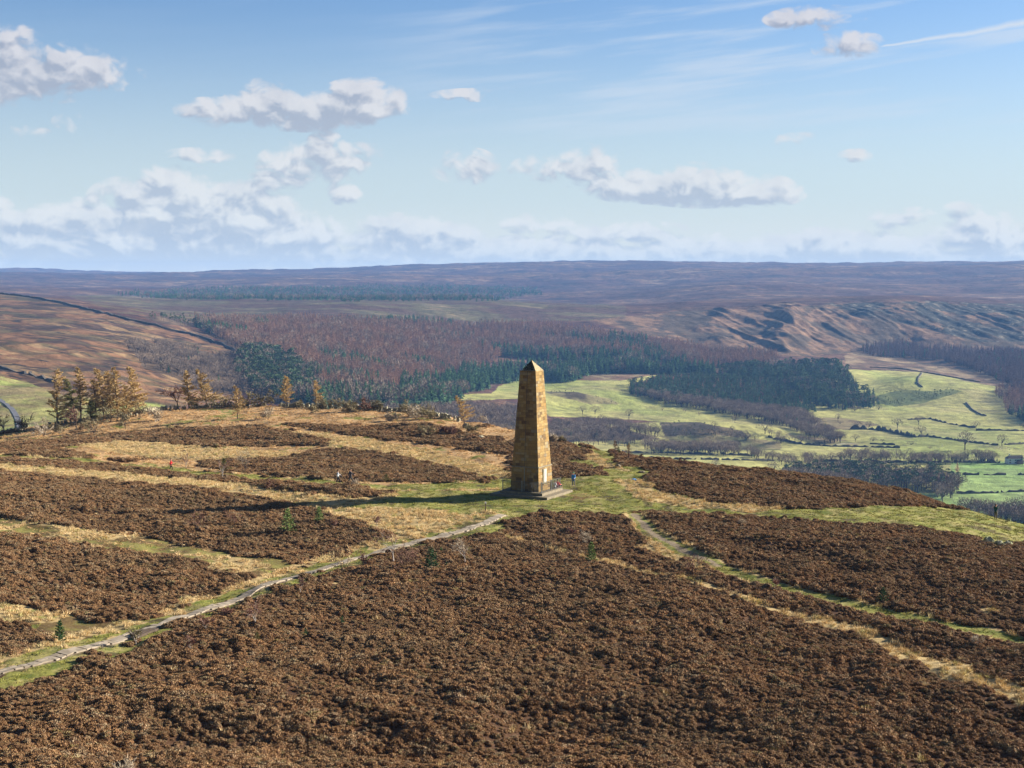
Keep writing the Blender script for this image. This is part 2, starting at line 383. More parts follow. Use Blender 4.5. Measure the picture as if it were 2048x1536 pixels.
NEARPOLY = [
 (BRACK, UPPER, 5),
 (STRAW, [(520,858),(640,866),(760,882),(860,900),(960,925),(1040,945),(1040,972),(960,962),(860,925),(760,905),(660,895),(560,872)], 3),
 (STRAW, [(150,888),(250,878),(420,892),(560,905),(700,902),(620,915),(430,925),(300,915),(220,905)], 3),
 (HEATH, [(-500,900),(0,885),(180,872),(340,858),(520,852),(650,880),(660,890),(560,893),(400,893),(250,880),(180,888),(100,898),(190,912),(150,922),(0,912),(-300,925)], 5),
 (HEATH, [(560,848),(700,852),(860,850),(930,865),(1010,880),(1016,908),(960,903),(880,890),(780,880),(640,862)], 5),
 (HEATH, [(400,925),(560,915),(650,897),(740,900),(880,932),(990,962),(960,969),(800,966),(640,962),(520,948),(400,936)], 6),
 (HEATH, [(1090,868),(1130,882),(1200,900),(1212,912),(1150,914),(1100,918),(1110,926),(1200,941),(1212,950),(1110,956),(1020,960),(1020,880)], 4),
 (HEATH, [(-300,905),(60,922),(300,943),(560,962),(640,969),(770,986),(700,998),(560,976),(380,958),(200,944),(60,930),(-300,915)], 3),
 (STRAW, [(-600,920),(0,927),(170,940),(380,958),(560,978),(700,996),(800,985),(900,985),(960,1000),(900,1010),(740,1022),(620,1018),(560,1002),(380,978),(170,958),(0,942),(-600,935)], 5),
 (STRAW, [(-600,1030),(0,1034),(100,1048),(230,1068),(330,1083),(460,1106),(590,1128),(612,1145),(520,1168),(480,1150),(400,1125),(250,1100),(130,1082),(0,1068),(-600,1050)], 6),
 (STRAW, [(-600,1190),(0,1206),(90,1222),(180,1243),(290,1245),(280,1275),(150,1305),(0,1342),(-300,1400),(-600,1300)], 4),
 (HEATH, [(-300,1240),(0,1238),(60,1252),(112,1275),(100,1300),(0,1320),(-300,1340)], 4),
 (LAWN, [(640,1022),(800,992),(770,975),(900,966),(1010,960),(1110,955),(1212,950),(1205,938),(1120,925),(1200,914),(1130,885),(1150,884),(1215,905),(1245,930),(1310,943),(1280,958),(1340,985),(1420,1002),(1530,1018),(1700,1012),(1860,1012),(1990,1022),(2060,1046),(2400,1100),(2030,1085),(1990,1098),(1950,1075),(1830,1058),(1640,1044),(1500,1032),(1270,1022),(1230,1028),(1110,1022),(1020,1042),(985,1066),(930,1072),(860,1082),(770,1068),(700,1040)], 4),
 (STRAW, [(640,1022),(760,1012),(900,1025),(960,1035),(900,1062),(840,1078),(750,1060),(690,1035)], 5),
 (STRAW, [(1225,958),(1280,958),(1340,990),(1440,1008),(1600,1016),(1480,1024),(1380,1015),(1270,1000)], 4),
 (STRAW, [(1290,1068),(1350,1095),(1405,1140),(1380,1145),(1330,1120),(1280,1095)], 4),
 (STRAW, [(1180,905),(1240,930),(1255,942),(1200,935),(1175,918)], 3),
 (MOSS, [(1140,996),(1152,986),(1192,988),(1178,998),(1150,1001)], 3),
]
def near_cover(X, Y, Z):
    px, py = proj(X, Y, Z)
    wx = (fbm(X / 2.6, Y / 2.6, 3, 60) - .5); wy = (fbm(X / 2.6, Y / 2.6, 3, 70) - .5)
    px = px + wx * 60 * 120 / Y; py = py + wy * 16 * 120 / Y
    C = np.zeros(X.shape, np.int8)
    for c, poly, _ in NEARPOLY:
        C[inpoly(px, py, poly)] = c
    n = fbm(X / 1.7, Y / 1.7, 3, 80); n2 = fbm(X / 6, Y / 6, 3, 85)
    # mixed ground: brown moss within the straw, tongues of heather
    big = fbm(X / 11, Y / 11, 3, 88)
    st = C == STRAW
    s2 = st & (Y < 160) & (px < 640)
    C[s2 & (n2 > .50)] = MOSS
    C[st & (n > .74)] = LAWN
    br = C == BRACK
    C[br & (n2 > .62) & (n > .5)] = LAWN
    C[br & (big > .74) & (n > .45)] = HEATH
    hh = C == HEATH
    C[hh & (fbm(X / 2.2, Y / 2.2, 3, 90) > .85)] = STRAW
    dp = dist_poly(X, Y, _path); side = px * 0 + (X * 0)
    # grassy verge, wider and tufted on the far (upper) side
    ppx = np.interp(px, [p[0] for p in PATH_PX], [p[1] for p in PATH_PX])
    up = py < ppx
    on = px < 1012
    C[on & (dp < np.where(up, 3.6, 2.3) + wx * 1.4) & up & (n > .36)] = STRAW
    C[on & (n < .60) & (dp < np.where(up, 2.2, 2.0 + 1.4 * sstep(400, 150, px)) + wy * 1.0)] = LAWN
    C[on & (dp < .62 + wx * .35)] = BARE
    dt = dist_poly(X, Y, _trail); C[dt < 1.25 + wx * .9] = STRAW; C[dt < .95 + wy * .7] = LAWN; C[(dt < .38 + wx * .3) & (px < 1430)] = BARE
    ds = dist_poly(X, Y, _strip); C[ds < (.50 + .80 * sstep(1350, 1850, px)) + wy * 1.5] = STRAW
    dw = dist_poly(X, Y, _walk); C[(dw < 3.2 + wx * 2) & (px < 1000) & (n > .48)] = STRAW; C[(dw < 2.0 + wx) & (px < 1000)] = LAWN
    return C

# ---------------------------------------------------------------- land cover of the valley and moors -> albedo colour
def mixc(a, b, t): return a * (1 - t[..., None]) + b * t[..., None]
def A3(*c): return np.array(c, float)
FIELD_A, FIELD_B = A3(.205, .230, .066), A3(.285, .275, .095)
def far_albedo(X, Y, Z):
    px, py = proj(X, Y, Z)
    wn = (fbm(X / 60, Y / 60, 3, 101) - .5) * 2200 / Y
    px = px + wn * 14; py = py + (fbm(X / 60, Y / 60, 3, 111) - .5) * 2200 / Y * 5
    s = X / Y; L = np.log(Y)
    n1 = fbm(s * 22 + .3, L * 46, 5, 120, .6); n2 = fbm(s * 60, L * 160, 4, 130, .6); n3 = fbm(X / 45, Y / 70, 4, 140, .6)
    moor = A3(.064, .031, .026); moor2 = A3(.115, .064, .040); pale = A3(.24, .17, .105); brk = A3(.185, .105, .060); dark = A3(.035, .028, .024)
    C = mixc(moor, moor2, sstep(.40, .62, n1))
    C = mixc(C, pale, sstep(.60, .70, n1) * sstep(.50, .66, n2) * .75)
    C = mixc(C, dark, sstep(.44, .34, n2) * .6)
    olive = A3(.095, .085, .045)
    # brown shoulder of the middle ridge
    m = inpoly(px, py, [(130,590),(520,590),(1000,598),(1250,610),(1250,640),(900,645),(400,640),(240,625)])
    C[m] = mixc(mixc(A3(.075, .045, .034), olive, sstep(.42, .62, n1)), pale, sstep(.64, .72, n1) * .4)[m]
    # left hill slope: bracken, pale grass streaks, heather
    m = inpoly(px, py, [(-900,560),(0,586),(110,602),(240,630),(390,668),(500,716),(520,760),(470,800),(360,815),(280,840),(-900,1000)])
    t = sstep(600, 760, py)
    lc = mixc(A3(.075, .048, .036), brk, sstep(.46, .58, n3 + .10 * t))
    lc = mixc(lc, A3(.26, .18, .10), sstep(.56, .66, n1 + .04 * t) * .85)
    lc = mixc(lc, olive * .85, sstep(.52, .66, fbm(s * 30, L * 60, 4, 150)) * .7)
    lc = mixc(lc, dark, sstep(.40, .30, n2))
    C[m] = lc[m] * A3(.78, .755, .69)
    m = inpoly(px, py, [(-900,740),(0,752),(60,765),(130,792),(230,800),(330,815),(330,900),(-900,1200)])
    C[m] = mixc(mixc(FIELD_A, FIELD_B, sstep(.4, .6, n3)), A3(.21, .17, .08), sstep(.46, .62, n1))[m]
    # scarp face
    m = inpoly(px, py, [(1180,640),(1260,632),(1360,622),(1500,618),(1650,609),(1850,604),(2048,616),(2700,620),(2700,700),(1900,700),(1700,706),(1600,712),(1480,705),(1300,672)])
    u = X + .20 * (Y - 3000)
    r = fbm(X / 55, Y / 110, 5, 160, .6)
    C[m] = mixc(mixc(A3(.17, .105, .062), A3(.075, .055, .036), sstep(.44, .58, r)), dark, sstep(.42, .33, fbm(X / 26, Y / 34, 3, 170)) * .5)[m]
    m = inpoly(px, py, [(1640,607),(1850,602),(1960,606),(2700,625),(2700,690),(1960,684),(1860,660),(1800,645),(1730,630)]) & (fbm(u / 50, Y / 80, 4, 175) > .40)
    C[m] = mixc(A3(.035, .034, .026), A3(.17, .15, .11), sstep(.60, .74, fbm(u / 9, Y / 14, 3, 180)))[m]
    # woodland floor
    for k, poly, *_ in FORESTS:
        m = inpoly(px, py, poly)
        C[m] = mixc(A3(.055, .038, .026), A3(.10, .070, .045), sstep(.4, .6, n3))[m]
    # cleared rough ground
    m = inpoly(px, py, CLEARING)
    C[m] = mixc(mixc(A3(.23, .17, .10), A3(.13, .085, .055), sstep(.42, .58, n3)), A3(.05, .045, .03), sstep(.58, .68, fbm(X / 22, Y / 28, 3, 190)) * .7)[m]
    # improved fields
    fld = inpoly(px, py, VALLEY)
    for poly in FIELDS: fld |= inpoly(px, py, poly)
    fc = mixc(FIELD_A, FIELD_B, sstep(.35, .65, fbm(X / 160, Y / 200, 3, 200)))
    # each field its own tint
    tint = 0.90 + .22 * vnoise(np.floor(X / 150 + .3 * np.floor(Y / 170)) * 7.3, np.floor(Y / 170) * 5.1, 3)
    fc = fc * tint[..., None]
    fc = mixc(fc, A3(.24, .21, .10), sstep(.56, .70, fbm(X / 50, Y / 60, 4, 210)) * .45)
    green = ((px > 1900) & (py > 922)) | (py > 985)
    fc[green] = fc[green] * A3(.72, 1.02, .95)
    C[fld] = fc[fld]
    for poly, c1, c2, dn in ROUGH:
        m = inpoly(px, py, poly)
        C[m] = mixc(c1, c2, sstep(.40, .60, fbm(X / 26, Y / 34, 4, 220 + dn)))[m]
    return C
CLEARING = [(1690,706),(1760,700),(1850,708),(1950,735),(2000,762),(2000,772),(1960,768),(1850,746),(1760,738),(1690,735)]
VALLEY = [(1040,860),(1330,845),(1620,800),(1690,738),(1850,745),(1960,766),(2010,775),(2040,835),(2700,840),(2700,1400),(900,1400),(860,900)]
FIELDS = [
 [(985,782),(1005,768),(1060,756),(1200,748),(1260,745),(1330,738),(1412,736),(1425,744),(1320,750),(1262,768),(1262,788),(1330,798),(1400,808),(1520,820),(1640,876),(1720,892),(1600,886),(1500,872),(1400,852),(1330,846),(1200,836),(1100,832),(1040,800),(985,800)],
 [(872,798),(900,789),(1040,787),(1040,799),(940,801)]]
ROUGH = [
 ([(1060,752),(1100,746),(1210,742),(1330,736),(1380,742),(1300,752),(1240,762),(1160,760),(1080,764),(1050,760)], A3(.19,.15,.085), A3(.13,.08,.05), 0),
 ([(1090,783),(1150,784),(1220,798),(1250,810),(1180,808),(1130,796)], A3(.065,.052,.032), A3(.17,.15,.07), 1),
 ([(1320,846),(1400,846),(1480,862),(1500,880),(1430,888),(1340,882)], A3(.050,.042,.030), A3(.11,.085,.05), 2),
 ([(1760,790),(1800,780),(1860,782),(1900,778),(1925,782),(1890,792),(1850,806),(1790,812),(1755,806)], A3(.075,.095,.035), A3(.13,.15,.05), 3),
 ([(1100,862),(1260,860),(1320,878),(1100,885)], A3(.055,.042,.032), A3(.09,.065,.05), 4),
 ([(1600,835),(1700,838),(1760,850),(1700,862),(1600,858)], A3(.17,.14,.07), A3(.12,.085,.05), 5),
 ([(1570,868),(1690,880),(1720,890),(1620,890)], A3(.19,.15,.08), A3(.15,.15,.06), 6),
 ([(1320,872),(1420,868),(1560,885),(1560,900),(1400,898)], A3(.19,.16,.08), A3(.12,.12,.05), 7)]
# woods: kind, base polygon in sight-line terms, metres between trees, height range
FORESTS = [
 ('larch', [(385,652),(480,645),(700,646),(900,656),(1100,655),(1250,676),(1400,700),(1500,712),(1560,716),(1560,726),(1430,742),(1300,722),(1100,722),(1000,712),(930,745),(860,770),(700,790),(640,775),(560,712),(500,712),(440,680)], 8.0, (14, 20)),
 ('spruce', [(850,780),(930,752),(1000,735),(1200,735),(1330,742),(1420,745),(1425,752),(1330,752),(1190,752),(1130,768),(1060,758),(1000,768),(960,782),(900,806),(860,822),(700,822),(620,820),(590,805),(700,790),(760,795)], 8.5, (16, 24)),
 ('pine', [(490,710),(560,718),(620,755),(630,790),(600,806),(560,812),(500,792),(480,750)], 8.5, (14, 20)),
 ('mixplant', [(1256,778),(1300,764),(1420,756),(1560,762),(1610,800),(1622,825),(1600,832),(1520,822),(1400,812),(1330,802),(1262,792)], 7.0, (9, 13)),
 ('bare', [(1256,786),(1400,808),(1520,821),(1600,831),(1685,884),(1640,884),(1560,850),(1420,824),(1330,808)], 7.0, (9, 13)),
 ('pinetall', [(1425,752),(1500,738),(1680,735),(1695,755),(1745,800),(1740,815),(1700,818),(1620,815),(1608,800),(1560,765),(1500,760)], 8.5, (14, 19)),
 ('larchpurple', [(1715,700),(1790,688),(1900,702),(2100,712),(2400,720),(2400,830),(2080,805),(2035,790),(1990,758),(1950,742),(1880,722),(1800,716),(1740,712)], 8.0, (13, 19)),
 ('larch', [(1995,785),(2050,780),(2150,790),(2150,860),(2050,848),(2020,828)], 8.0, (13, 18)),
 ('farspruce', [(230,588),(400,580),(600,577),(750,573),(900,573),(1080,578),(1085,590),(980,600),(700,601),(400,599),(230,592)], 16, (9, 14)),
 ('spruce', [(640,648),(700,644),(820,641),(900,646),(905,656),(800,656),(660,655)], 9, (11, 15)),
 ('bare', [(1085,862),(1110,852),(1200,848),(1300,862),(1325,882),(1275,894),(1150,890),(1060,882),(1040,870)], 8.0, (8, 12)),
 ('bare', [(880,826),(940,820),(1010,822),(1050,830),(1060,860),(960,880),(870,850),(760,835),(700,830)], 8.5, (8, 13)),
 ('bare', [(250,690),(330,690),(420,705),(490,735),(490,790),(430,790),(340,750),(290,735)], 12, (7, 11)),
 ('mixwood', [(1545,966),(1600,956),(1700,952),(1880,956),(1918,978),(1850,990),(1700,986),(1600,978)], 7.0, (12, 16)),
 ('bare', [(1300,900),(1400,888),(1480,900),(1470,912),(1380,906),(1300,908)], 9.0, (8, 11)),
 ('bare', [(1500,905),(1560,918),(1700,924),(1700,934),(1560,928),(1490,915)], 9.0, (7, 10)),
 ('bare', [(1700,912),(1850,918),(1995,914),(1995,926),(1850,930),(1700,926)], 8.5, (7, 11)),
 ('bare', [(1330,862),(1420,852),(1500,868),(1620,882),(1600,892),(1500,884),(1400,872)], 12, (6, 10)),
 ('scrub', [(1760,792),(1800,782),(1860,784),(1900,780),(1922,784),(1890,793),(1850,806),(1790,812),(1755,806)], 5.5, (2.0, 4.5)),
 ('scrub', [(1100,786),(1150,785),(1220,799),(1245,808),(1180,806)], 9, (2.0, 3.5)),
 ('scrub', [(1325,850),(1400,850),(1480,866),(1500,880),(1430,886),(1340,880)], 8, (2, 4.5)),
 ('bare', [(1870,980),(1905,975),(1915,1000),(1880,1006)], 6, (8, 12)),
 ('bare', [(1930,1030),(1990,1035),(2100,1035),(2300,1040),(2300,1060),(2030,1060),(1940,1048)], 8, (11, 15)),
 ('scrub', [(280,632),(440,638),(450,648),(400,656),(320,648)], 14, (5, 9)),
]
# ---------------------------------------------------------------- mesh builder and object helpers
class MB:
    def __init__(self): self.v = []; self.f = []; self.m = []; self.uv = None
    def add(self, verts, faces, mi=0):
        o = len(self.v); self.v.extend([tuple(p) for p in verts]); self.f.extend([tuple(i + o for i in f) for f in faces]); self.m.extend([mi] * len(faces)); return self
    def box(self, c, s, mi=0, rz=0.0, taper=1.0):
        hx, hy, hz = s[0] / 2, s[1] / 2, s[2] / 2; V = []
        cr, sr = math.cos(rz), math.sin(rz)
        for z, t in ((-hz, 1), (hz, taper)):
            for x, y in ((-hx, -hy), (hx, -hy), (hx, hy), (-hx, hy)):
                x *= t; y *= t; V.append((c[0] + x * cr - y * sr, c[1] + x * sr + y * cr, c[2] + z))
        return self.add(V, [(0, 3, 2, 1), (4, 5, 6, 7), (0, 1, 5, 4), (1, 2, 6, 5), (2, 3, 7, 6), (3, 0, 4, 7)], mi)
    def tube(self, pts, rad, n=5, mi=0, cap=True):
        pts = [Vector(p) for p in pts]
        if not hasattr(rad, '__len__'): rad = [rad] * len(pts)
        V = []; Fc = []
        for i, p in enumerate(pts):
            d = (pts[min(i + 1, len(pts) - 1)] - pts[max(i - 1, 0)])
            if d.length < 1e-9: d = Vector((0, 0, 1))
            d.normalize(); a = d.orthogonal().normalized() if i == 0 else (a - a.dot(d) * d)
            if a.length < 1e-6: a = d.orthogonal()
            a.normalize(); b = d.cross(a)
            for k in range(n):
                t = 2 * math.pi * k / n; V.append(p + (a * math.cos(t) + b * math.sin(t)) * rad[i])
        for i in range(len(pts) - 1):
            for k in range(n):
                k2 = (k + 1) % n; Fc.append((i * n + k, i * n + k2, (i + 1) * n + k2, (i + 1) * n + k))
        if cap: Fc.append(tuple(range(n - 1, -1, -1))); Fc.append(tuple((len(pts) - 1) * n + k for k in range(n)))
        return self.add(V, Fc, mi)
    def tri(self, a, b, c, mi=0): return self.add([a, b, c], [(0, 1, 2)], mi)
    def blade(self, p, d, w, L, mi=0, side=None):
        p = Vector(p); d = Vector(d).normalized()
        s = side if side is not None else d.cross(Vector((rnd.gauss(0, 1), rnd.gauss(0, 1), rnd.gauss(0, 1))))
        if s.length < 1e-6: s = d.orthogonal()
        s = s.normalized() * (w / 2)
        return self.tri(p - s, p + s, p + d * L, mi)
    def ellipsoid(self, c, r, nu=10, nv=7, mi=0, jit=0.0, rz=0.0):
        V = []; Fc = []; c = Vector(c); M = Matrix.Rotation(rz, 3, 'Z')
        for j in range(1, nv):
            ph = math.pi * j / nv
            for i in range(nu):
                th = 2 * math.pi * i / nu; k = 1 + rnd.uniform(-jit, jit)
                V.append(c + M @ Vector((r[0] * math.sin(ph) * math.cos(th) * k, r[1] * math.sin(ph) * math.sin(th) * k, r[2] * math.cos(ph) * k)))
        V.append(c + Vector((0, 0, r[2]))); V.append(c - Vector((0, 0, r[2]))); T = len(V) - 2; B = len(V) - 1
        for j in range(nv - 2):
            for i in range(nu):
                i2 = (i + 1) % nu; Fc.append((j * nu + i, (j + 1) * nu + i, (j + 1) * nu + i2, j * nu + i2))
        for i in range(nu):
            i2 = (i + 1) % nu; Fc.append((T, i, i2)); Fc.append((B, (nv - 2) * nu + i2, (nv - 2) * nu + i))
        return self.add(V, Fc, mi)
    def mesh(self, name, mats, smooth=False):
        me = bpy.data.meshes.new(name); me.from_pydata(self.v, [], self.f)
        for m in (mats if isinstance(mats, (list, tuple)) else [mats]): me.materials.append(m)
        me.polygons.foreach_set('material_index', self.m)
        if smooth: me.polygons.foreach_set('use_smooth', [True] * len(self.f))
        me.update(); return me
    def obj(self, name, mats, parent=None, smooth=False, link=True):
        o = bpy.data.objects.new(name, self.mesh(name, mats, smooth))
        if link: col.objects.link(o)
        if parent is not None: o.parent = parent
        return o
rnd = random.Random(11)
def tag(o, label=None, cat=None, group=None, kind=None):
    if label: o['label'] = label
    if cat: o['category'] = cat
    if group: o['group'] = group
    if kind: o['kind'] = kind
    return o
def empty(name, loc, rz=0.0):
    o = bpy.data.objects.new(name, None); col.objects.link(o); o.location = loc; o.rotation_euler = (0, 0, rz); o.empty_display_size = .3; return o
def copy_tree(o, parent=None):
    c = o.copy(); col.objects.link(c)
    if parent is not None: c.parent = parent
    for ch in list(o.children): copy_tree(ch, c)
    return c

# ---------------------------------------------------------------- materials
def new_mat(name):
    m = bpy.data.materials.new(name); m.use_nodes = True; t = NT(m.node_tree); t.n.clear()
    b = t.new('ShaderNodeBsdfPrincipled'); o = t.new('ShaderNodeOutputMaterial'); t.l.new(b.outputs[0], o.inputs[0])
    b.inputs['Roughness'].default_value = .85; b.inputs['Specular IOR Level'].default_value = .2
    return m, t, b
def simple(name, c1, c2=None, scale=8.0, rough=.85, bump=0.0, spec=.2, metal=0.0, detail=4, coord='Object', rand=0.0):
    m, t, b = new_mat(name); c2 = c2 or tuple(x * .7 for x in c1)
    tc = t.new('ShaderNodeTexCoord'); n = t.noise(tc.outputs[coord], scale, detail)
    f = t.mapr(n, .36, .64, 0, 1)
    c = t.mix(f, c1, c2)
    if rand:
        oi = t.new('ShaderNodeObjectInfo'); k = t.math('MULTIPLY_ADD', oi.outputs['Random'], rand * 2, 1 - rand)
        c = t.vmath('SCALE', c, scale=k)
    t.l.new(c, b.inputs['Base Color']); b.inputs['Roughness'].default_value = rough; b.inputs['Specular IOR Level'].default_value = spec; b.inputs['Metallic'].default_value = metal
    if bump:
        bp = t.new('ShaderNodeBump'); bp.inputs['Strength'].default_value = bump; bp.inputs['Distance'].default_value = .02; t.l.new(n, bp.inputs['Height']); t.l.new(bp.outputs[0], b.inputs['Normal'])
    return m
def tuft_mat(name, cols, stops=None, trans=0.0, world_scale=.35, wamp=.25, drift=0.0, dcol=(.2, .2, .2)):
    """plant colour varied per plant (random) and by broad drifts over the ground"""
    m, t, b = new_mat(name)
    oi = t.new('ShaderNodeObjectInfo'); geo = t.new('ShaderNodeNewGeometry')
    r = t.ramp(oi.outputs['Random'], [(i / max(1, len(cols) - 1), c) for i, c in enumerate(cols)] if stops is None else list(zip(stops, cols)))
    n = t.noise(geo.outputs['Position'], world_scale, 3)
    k = t.math('MULTIPLY_ADD', n, wamp * 4, 1 - wamp * 2)
    n2 = t.noise(geo.outputs['Position'], .07, 4, .6)
    r = t.mix(t.mapr(n2, .46, .66, 0, drift), r, dcol)
    c = t.vmath('SCALE', r, scale=k)
    t.l.new(c, b.inputs['Base Color']); b.inputs['Roughness'].default_value = .9; b.inputs['Specular IOR Level'].default_value = .1
    return m
M = {}
M['heather'] = tuft_mat('heather_tips', [(.325, .196, .096), (.235, .143, .070), (.37, .220, .108), (.295, .192, .095), (.37, .290, .185), (.23, .19, .072)], [0, .22, .45, .65, .90, 1.0], drift=.55, dcol=(.26, .19, .105))
M['heather_core'] = tuft_mat('heather_stems', [(.075, .040, .020), (.10, .052, .026)])
M['straw'] = tuft_mat('dead_moor_grass', [(.62, .47, .25), (.52, .38, .19), (.68, .54, .32), (.36, .32, .13)])
M['bracken'] = tuft_mat('dead_bracken', [(.50, .32, .15), (.58, .39, .19), (.42, .26, .12), (.62, .47, .26)])
M['grass'] = tuft_mat('short_grass', [(.235, .235, .050), (.30, .28, .070), (.18, .20, .045), (.40, .32, .12)])
M['spruce'] = simple('spruce_needles', (.040, .105, .042), (.075, .155, .050), 3, rand=.25)
M['sapling'] = simple('young_spruce_needles', (.16, .25, .075), (.24, .30, .10), 6, rand=.15)
M['pineg'] = simple('pine_needles', (.045, .098, .042), (.09, .125, .050), 3, rand=.3)
M['scotspine'] = simple('scots_pine_needles', (.17, .155, .045), (.10, .12, .035), 4)
M['larchfar'] = simple('bare_larch_twigs', (.34, .195, .120), (.245, .145, .090), 3, rand=.2)
M['larchpur'] = simple('bare_birch_larch_twigs', (.19, .12, .105), (.14, .088, .078), 3, rand=.2)
M['barefar'] = simple('bare_broadleaf_twigs', (.22, .17, .125), (.15, .115, .09), 3, rand=.25)
M['larch'] = simple('golden_larch_twigs', (.54, .39, .175), (.38, .27, .125), 2.5, rand=.12)
M['thorn'] = simple('thorn_twigs', (.26, .22, .12), (.17, .145, .085), 2.5, rand=.2)
M['birch_twig'] = simple('birch_twigs', (.24, .13, .095), (.17, .095, .07), 3, rand=.15)
M['pale_twig'] = simple('pale_dead_twigs', (.50, .43, .33), (.36, .30, .22), 3)
M['bark'] = simple('dark_bark', (.085, .062, .045), (.05, .038, .03), 8, bump=.4)
M['birch_bark'] = simple('birch_bark', (.50, .46, .42), (.25, .22, .20), 9)
M['stone'] = simple('gritstone', (.22, .185, .125), (.14, .12, .085), 6, bump=.5)
M['lichen_stone'] = simple('lichened_wall_stone', (.36, .33, .24), (.20, .19, .12), 9, bump=.5)
M['boulder'] = simple('mossy_boulder', (.30, .30, .21), (.14, .16, .06), 2.2, bump=.6)
M['flag'] = simple('worn_flagstone', (.31, .265, .205), (.21, .175, .13), 1.6, bump=.5)
M['tarmac'] = simple('road_tarmac', (.13, .135, .15), (.10, .10, .115), .5)
M['hedge'] = simple('bare_hedge', (.060, .060, .040), (.095, .080, .055), .4)
M['darkstone'] = simple('distant_dark_wall', (.060, .055, .048), (.09, .08, .065), .3)
M['metal'] = simple('galvanised_rail', (.28, .30, .29), (.20, .22, .21), 12, rough=.5, metal=.3)
M['darkmetal'] = simple('dark_bars', (.05, .055, .055), (.07, .07, .07), 12, rough=.5)
M['wood'] = simple('weathered_post', (.34, .27, .18), (.22, .17, .11), 20)
M['white'] = simple('white_paint', (.78, .78, .76), (.68, .68, .66), 6)
M['plaque'] = simple('pale_plaque', (.40, .40, .37), (.30, .30, .28), 14)
M['roof'] = simple('slate_roof', (.075, .06, .055), (.11, .085, .075), .8)
M['redbrick'] = simple('red_brick_wall', (.26, .16, .13), (.2, .12, .1), 2)
M['glass'] = simple('dark_window', (.03, .035, .04), (.05, .05, .06), 2, rough=.2, spec=.5)
M['shed'] = simple('green_shed_sheet', (.10, .19, .15), (.08, .15, .12), 2)
M['wool'] = simple('sheep_wool', (.62, .58, .50), (.5, .46, .4), 8)
M['skin'] = simple('skin', (.55, .33, .24), (.48, .28, .20), 12, rough=.6)
M['blue'] = simple('blue_waterproof', (.03, .24, .62), (.02, .18, .50), 6, rough=.6)
M['red'] = simple('red_jacket', (.62, .025, .035), (.45, .02, .03), 6, rough=.6)
M['whitej'] = simple('pale_jacket', (.62, .66, .72), (.52, .56, .62), 6, rough=.7)
M['navy'] = simple('navy_jacket', (.02, .028, .05), (.012, .018, .035), 6, rough=.7)
M['greyshirt'] = simple('grey_shirt', (.22, .25, .30), (.17, .19, .23), 6)
M['black'] = simple('black_cloth', (.015, .015, .02), (.01, .01, .014), 6)
M['greytrouser'] = simple('grey_trousers', (.10, .09, .085), (.07, .065, .06), 6)
M['greent'] = simple('dark_green_jacket', (.012, .060, .050), (.01, .045, .038), 6)
M['khaki'] = simple('khaki_trousers', (.17, .145, .07), (.12, .10, .05), 6)
M['greencap'] = simple('green_hat', (.04, .32, .16), (.03, .25, .12), 6)
M['hair'] = simple('brown_hair', (.05, .03, .02), (.03, .02, .012), 30)
M['bluegrey'] = simple('grey_blue_trousers', (.13, .15, .20), (.10, .11, .15), 6)

def cover_mat(name, far=False):
    m, t, b = new_mat(name)
    at_ = t.new('ShaderNodeAttribute', attribute_name='cover', attribute_type='GEOMETRY')
    geo = t.new('ShaderNodeNewGeometry')
    if far:
        n = t.noise(geo.outputs['Position'], .045, 8, .72); k = t.math('MAXIMUM', t.math('MULTIPLY_ADD', n, 3.0, -.5), .15)
    else:
        n = t.noise(geo.outputs['Position'], 2.6, 6, .62); k = t.math('MULTIPLY_ADD', n, 1.3, .35)
    c = t.vmath('SCALE', at_.outputs['Color'], scale=k)
    t.l.new(c, b.inputs['Base Color']); b.inputs['Roughness'].default_value = .95; b.inputs['Specular IOR Level'].default_value = .05
    bp = t.new('ShaderNodeBump'); bp.inputs['Strength'].default_value = .55 if not far else .5; bp.inputs['Distance'].default_value = .12 if not far else 9.0
    t.l.new(n, bp.inputs['Height']); t.l.new(bp.outputs[0], b.inputs['Normal'])
    return m
M['near'] = cover_mat('moor_ground'); M['far'] = cover_mat('valley_and_moor_ground', True)

# ---------------------------------------------------------------- ground sheets
def grid_obj(name, S, Yr, alb, mat, kind='structure'):
    nx, ny = len(S), len(Yr)
    Yg, Sg = np.meshgrid(Yr, S, indexing='ij'); X = (Sg * Yg).ravel(); Y = Yg.ravel()
    Z = ground_z(X, Y)
    C = alb(X, Y, Z)
    me = bpy.data.meshes.new(name); nv = nx * ny
    me.vertices.add(nv); me.vertices.foreach_set('co', np.c_[X, Y, Z].astype(np.float32).ravel())
    i = np.arange(ny - 1)[:, None] * nx + np.arange(nx - 1)[None]
    q = np.stack([i, i + 1, i + nx + 1, i + nx], -1).reshape(-1, 4)
    nf = len(q); me.loops.add(nf * 4); me.polygons.add(nf)
    me.loops.foreach_set('vertex_index', q.ravel().astype(np.int32)); me.polygons.foreach_set('loop_start', (np.arange(nf) * 4).astype(np.int32))
    me.polygons.foreach_set('use_smooth', np.ones(nf, bool))
    me.update(); me.validate()
    ca = me.attributes.new('cover', 'FLOAT_COLOR', 'POINT')
    ca.data.foreach_set('color', np.c_[C, np.ones(nv)].astype(np.float32).ravel())
    me.materials.append(mat)
    o = bpy.data.objects.new(name, me); col.objects.link(o); o['kind'] = kind
    return o
NEAR_ALB = np.array([[.075, .042, .025], [.34, .255, .125], [.36, .235, .118], [.180, .180, .048], [.195, .155, .108], [.115, .080, .036]])
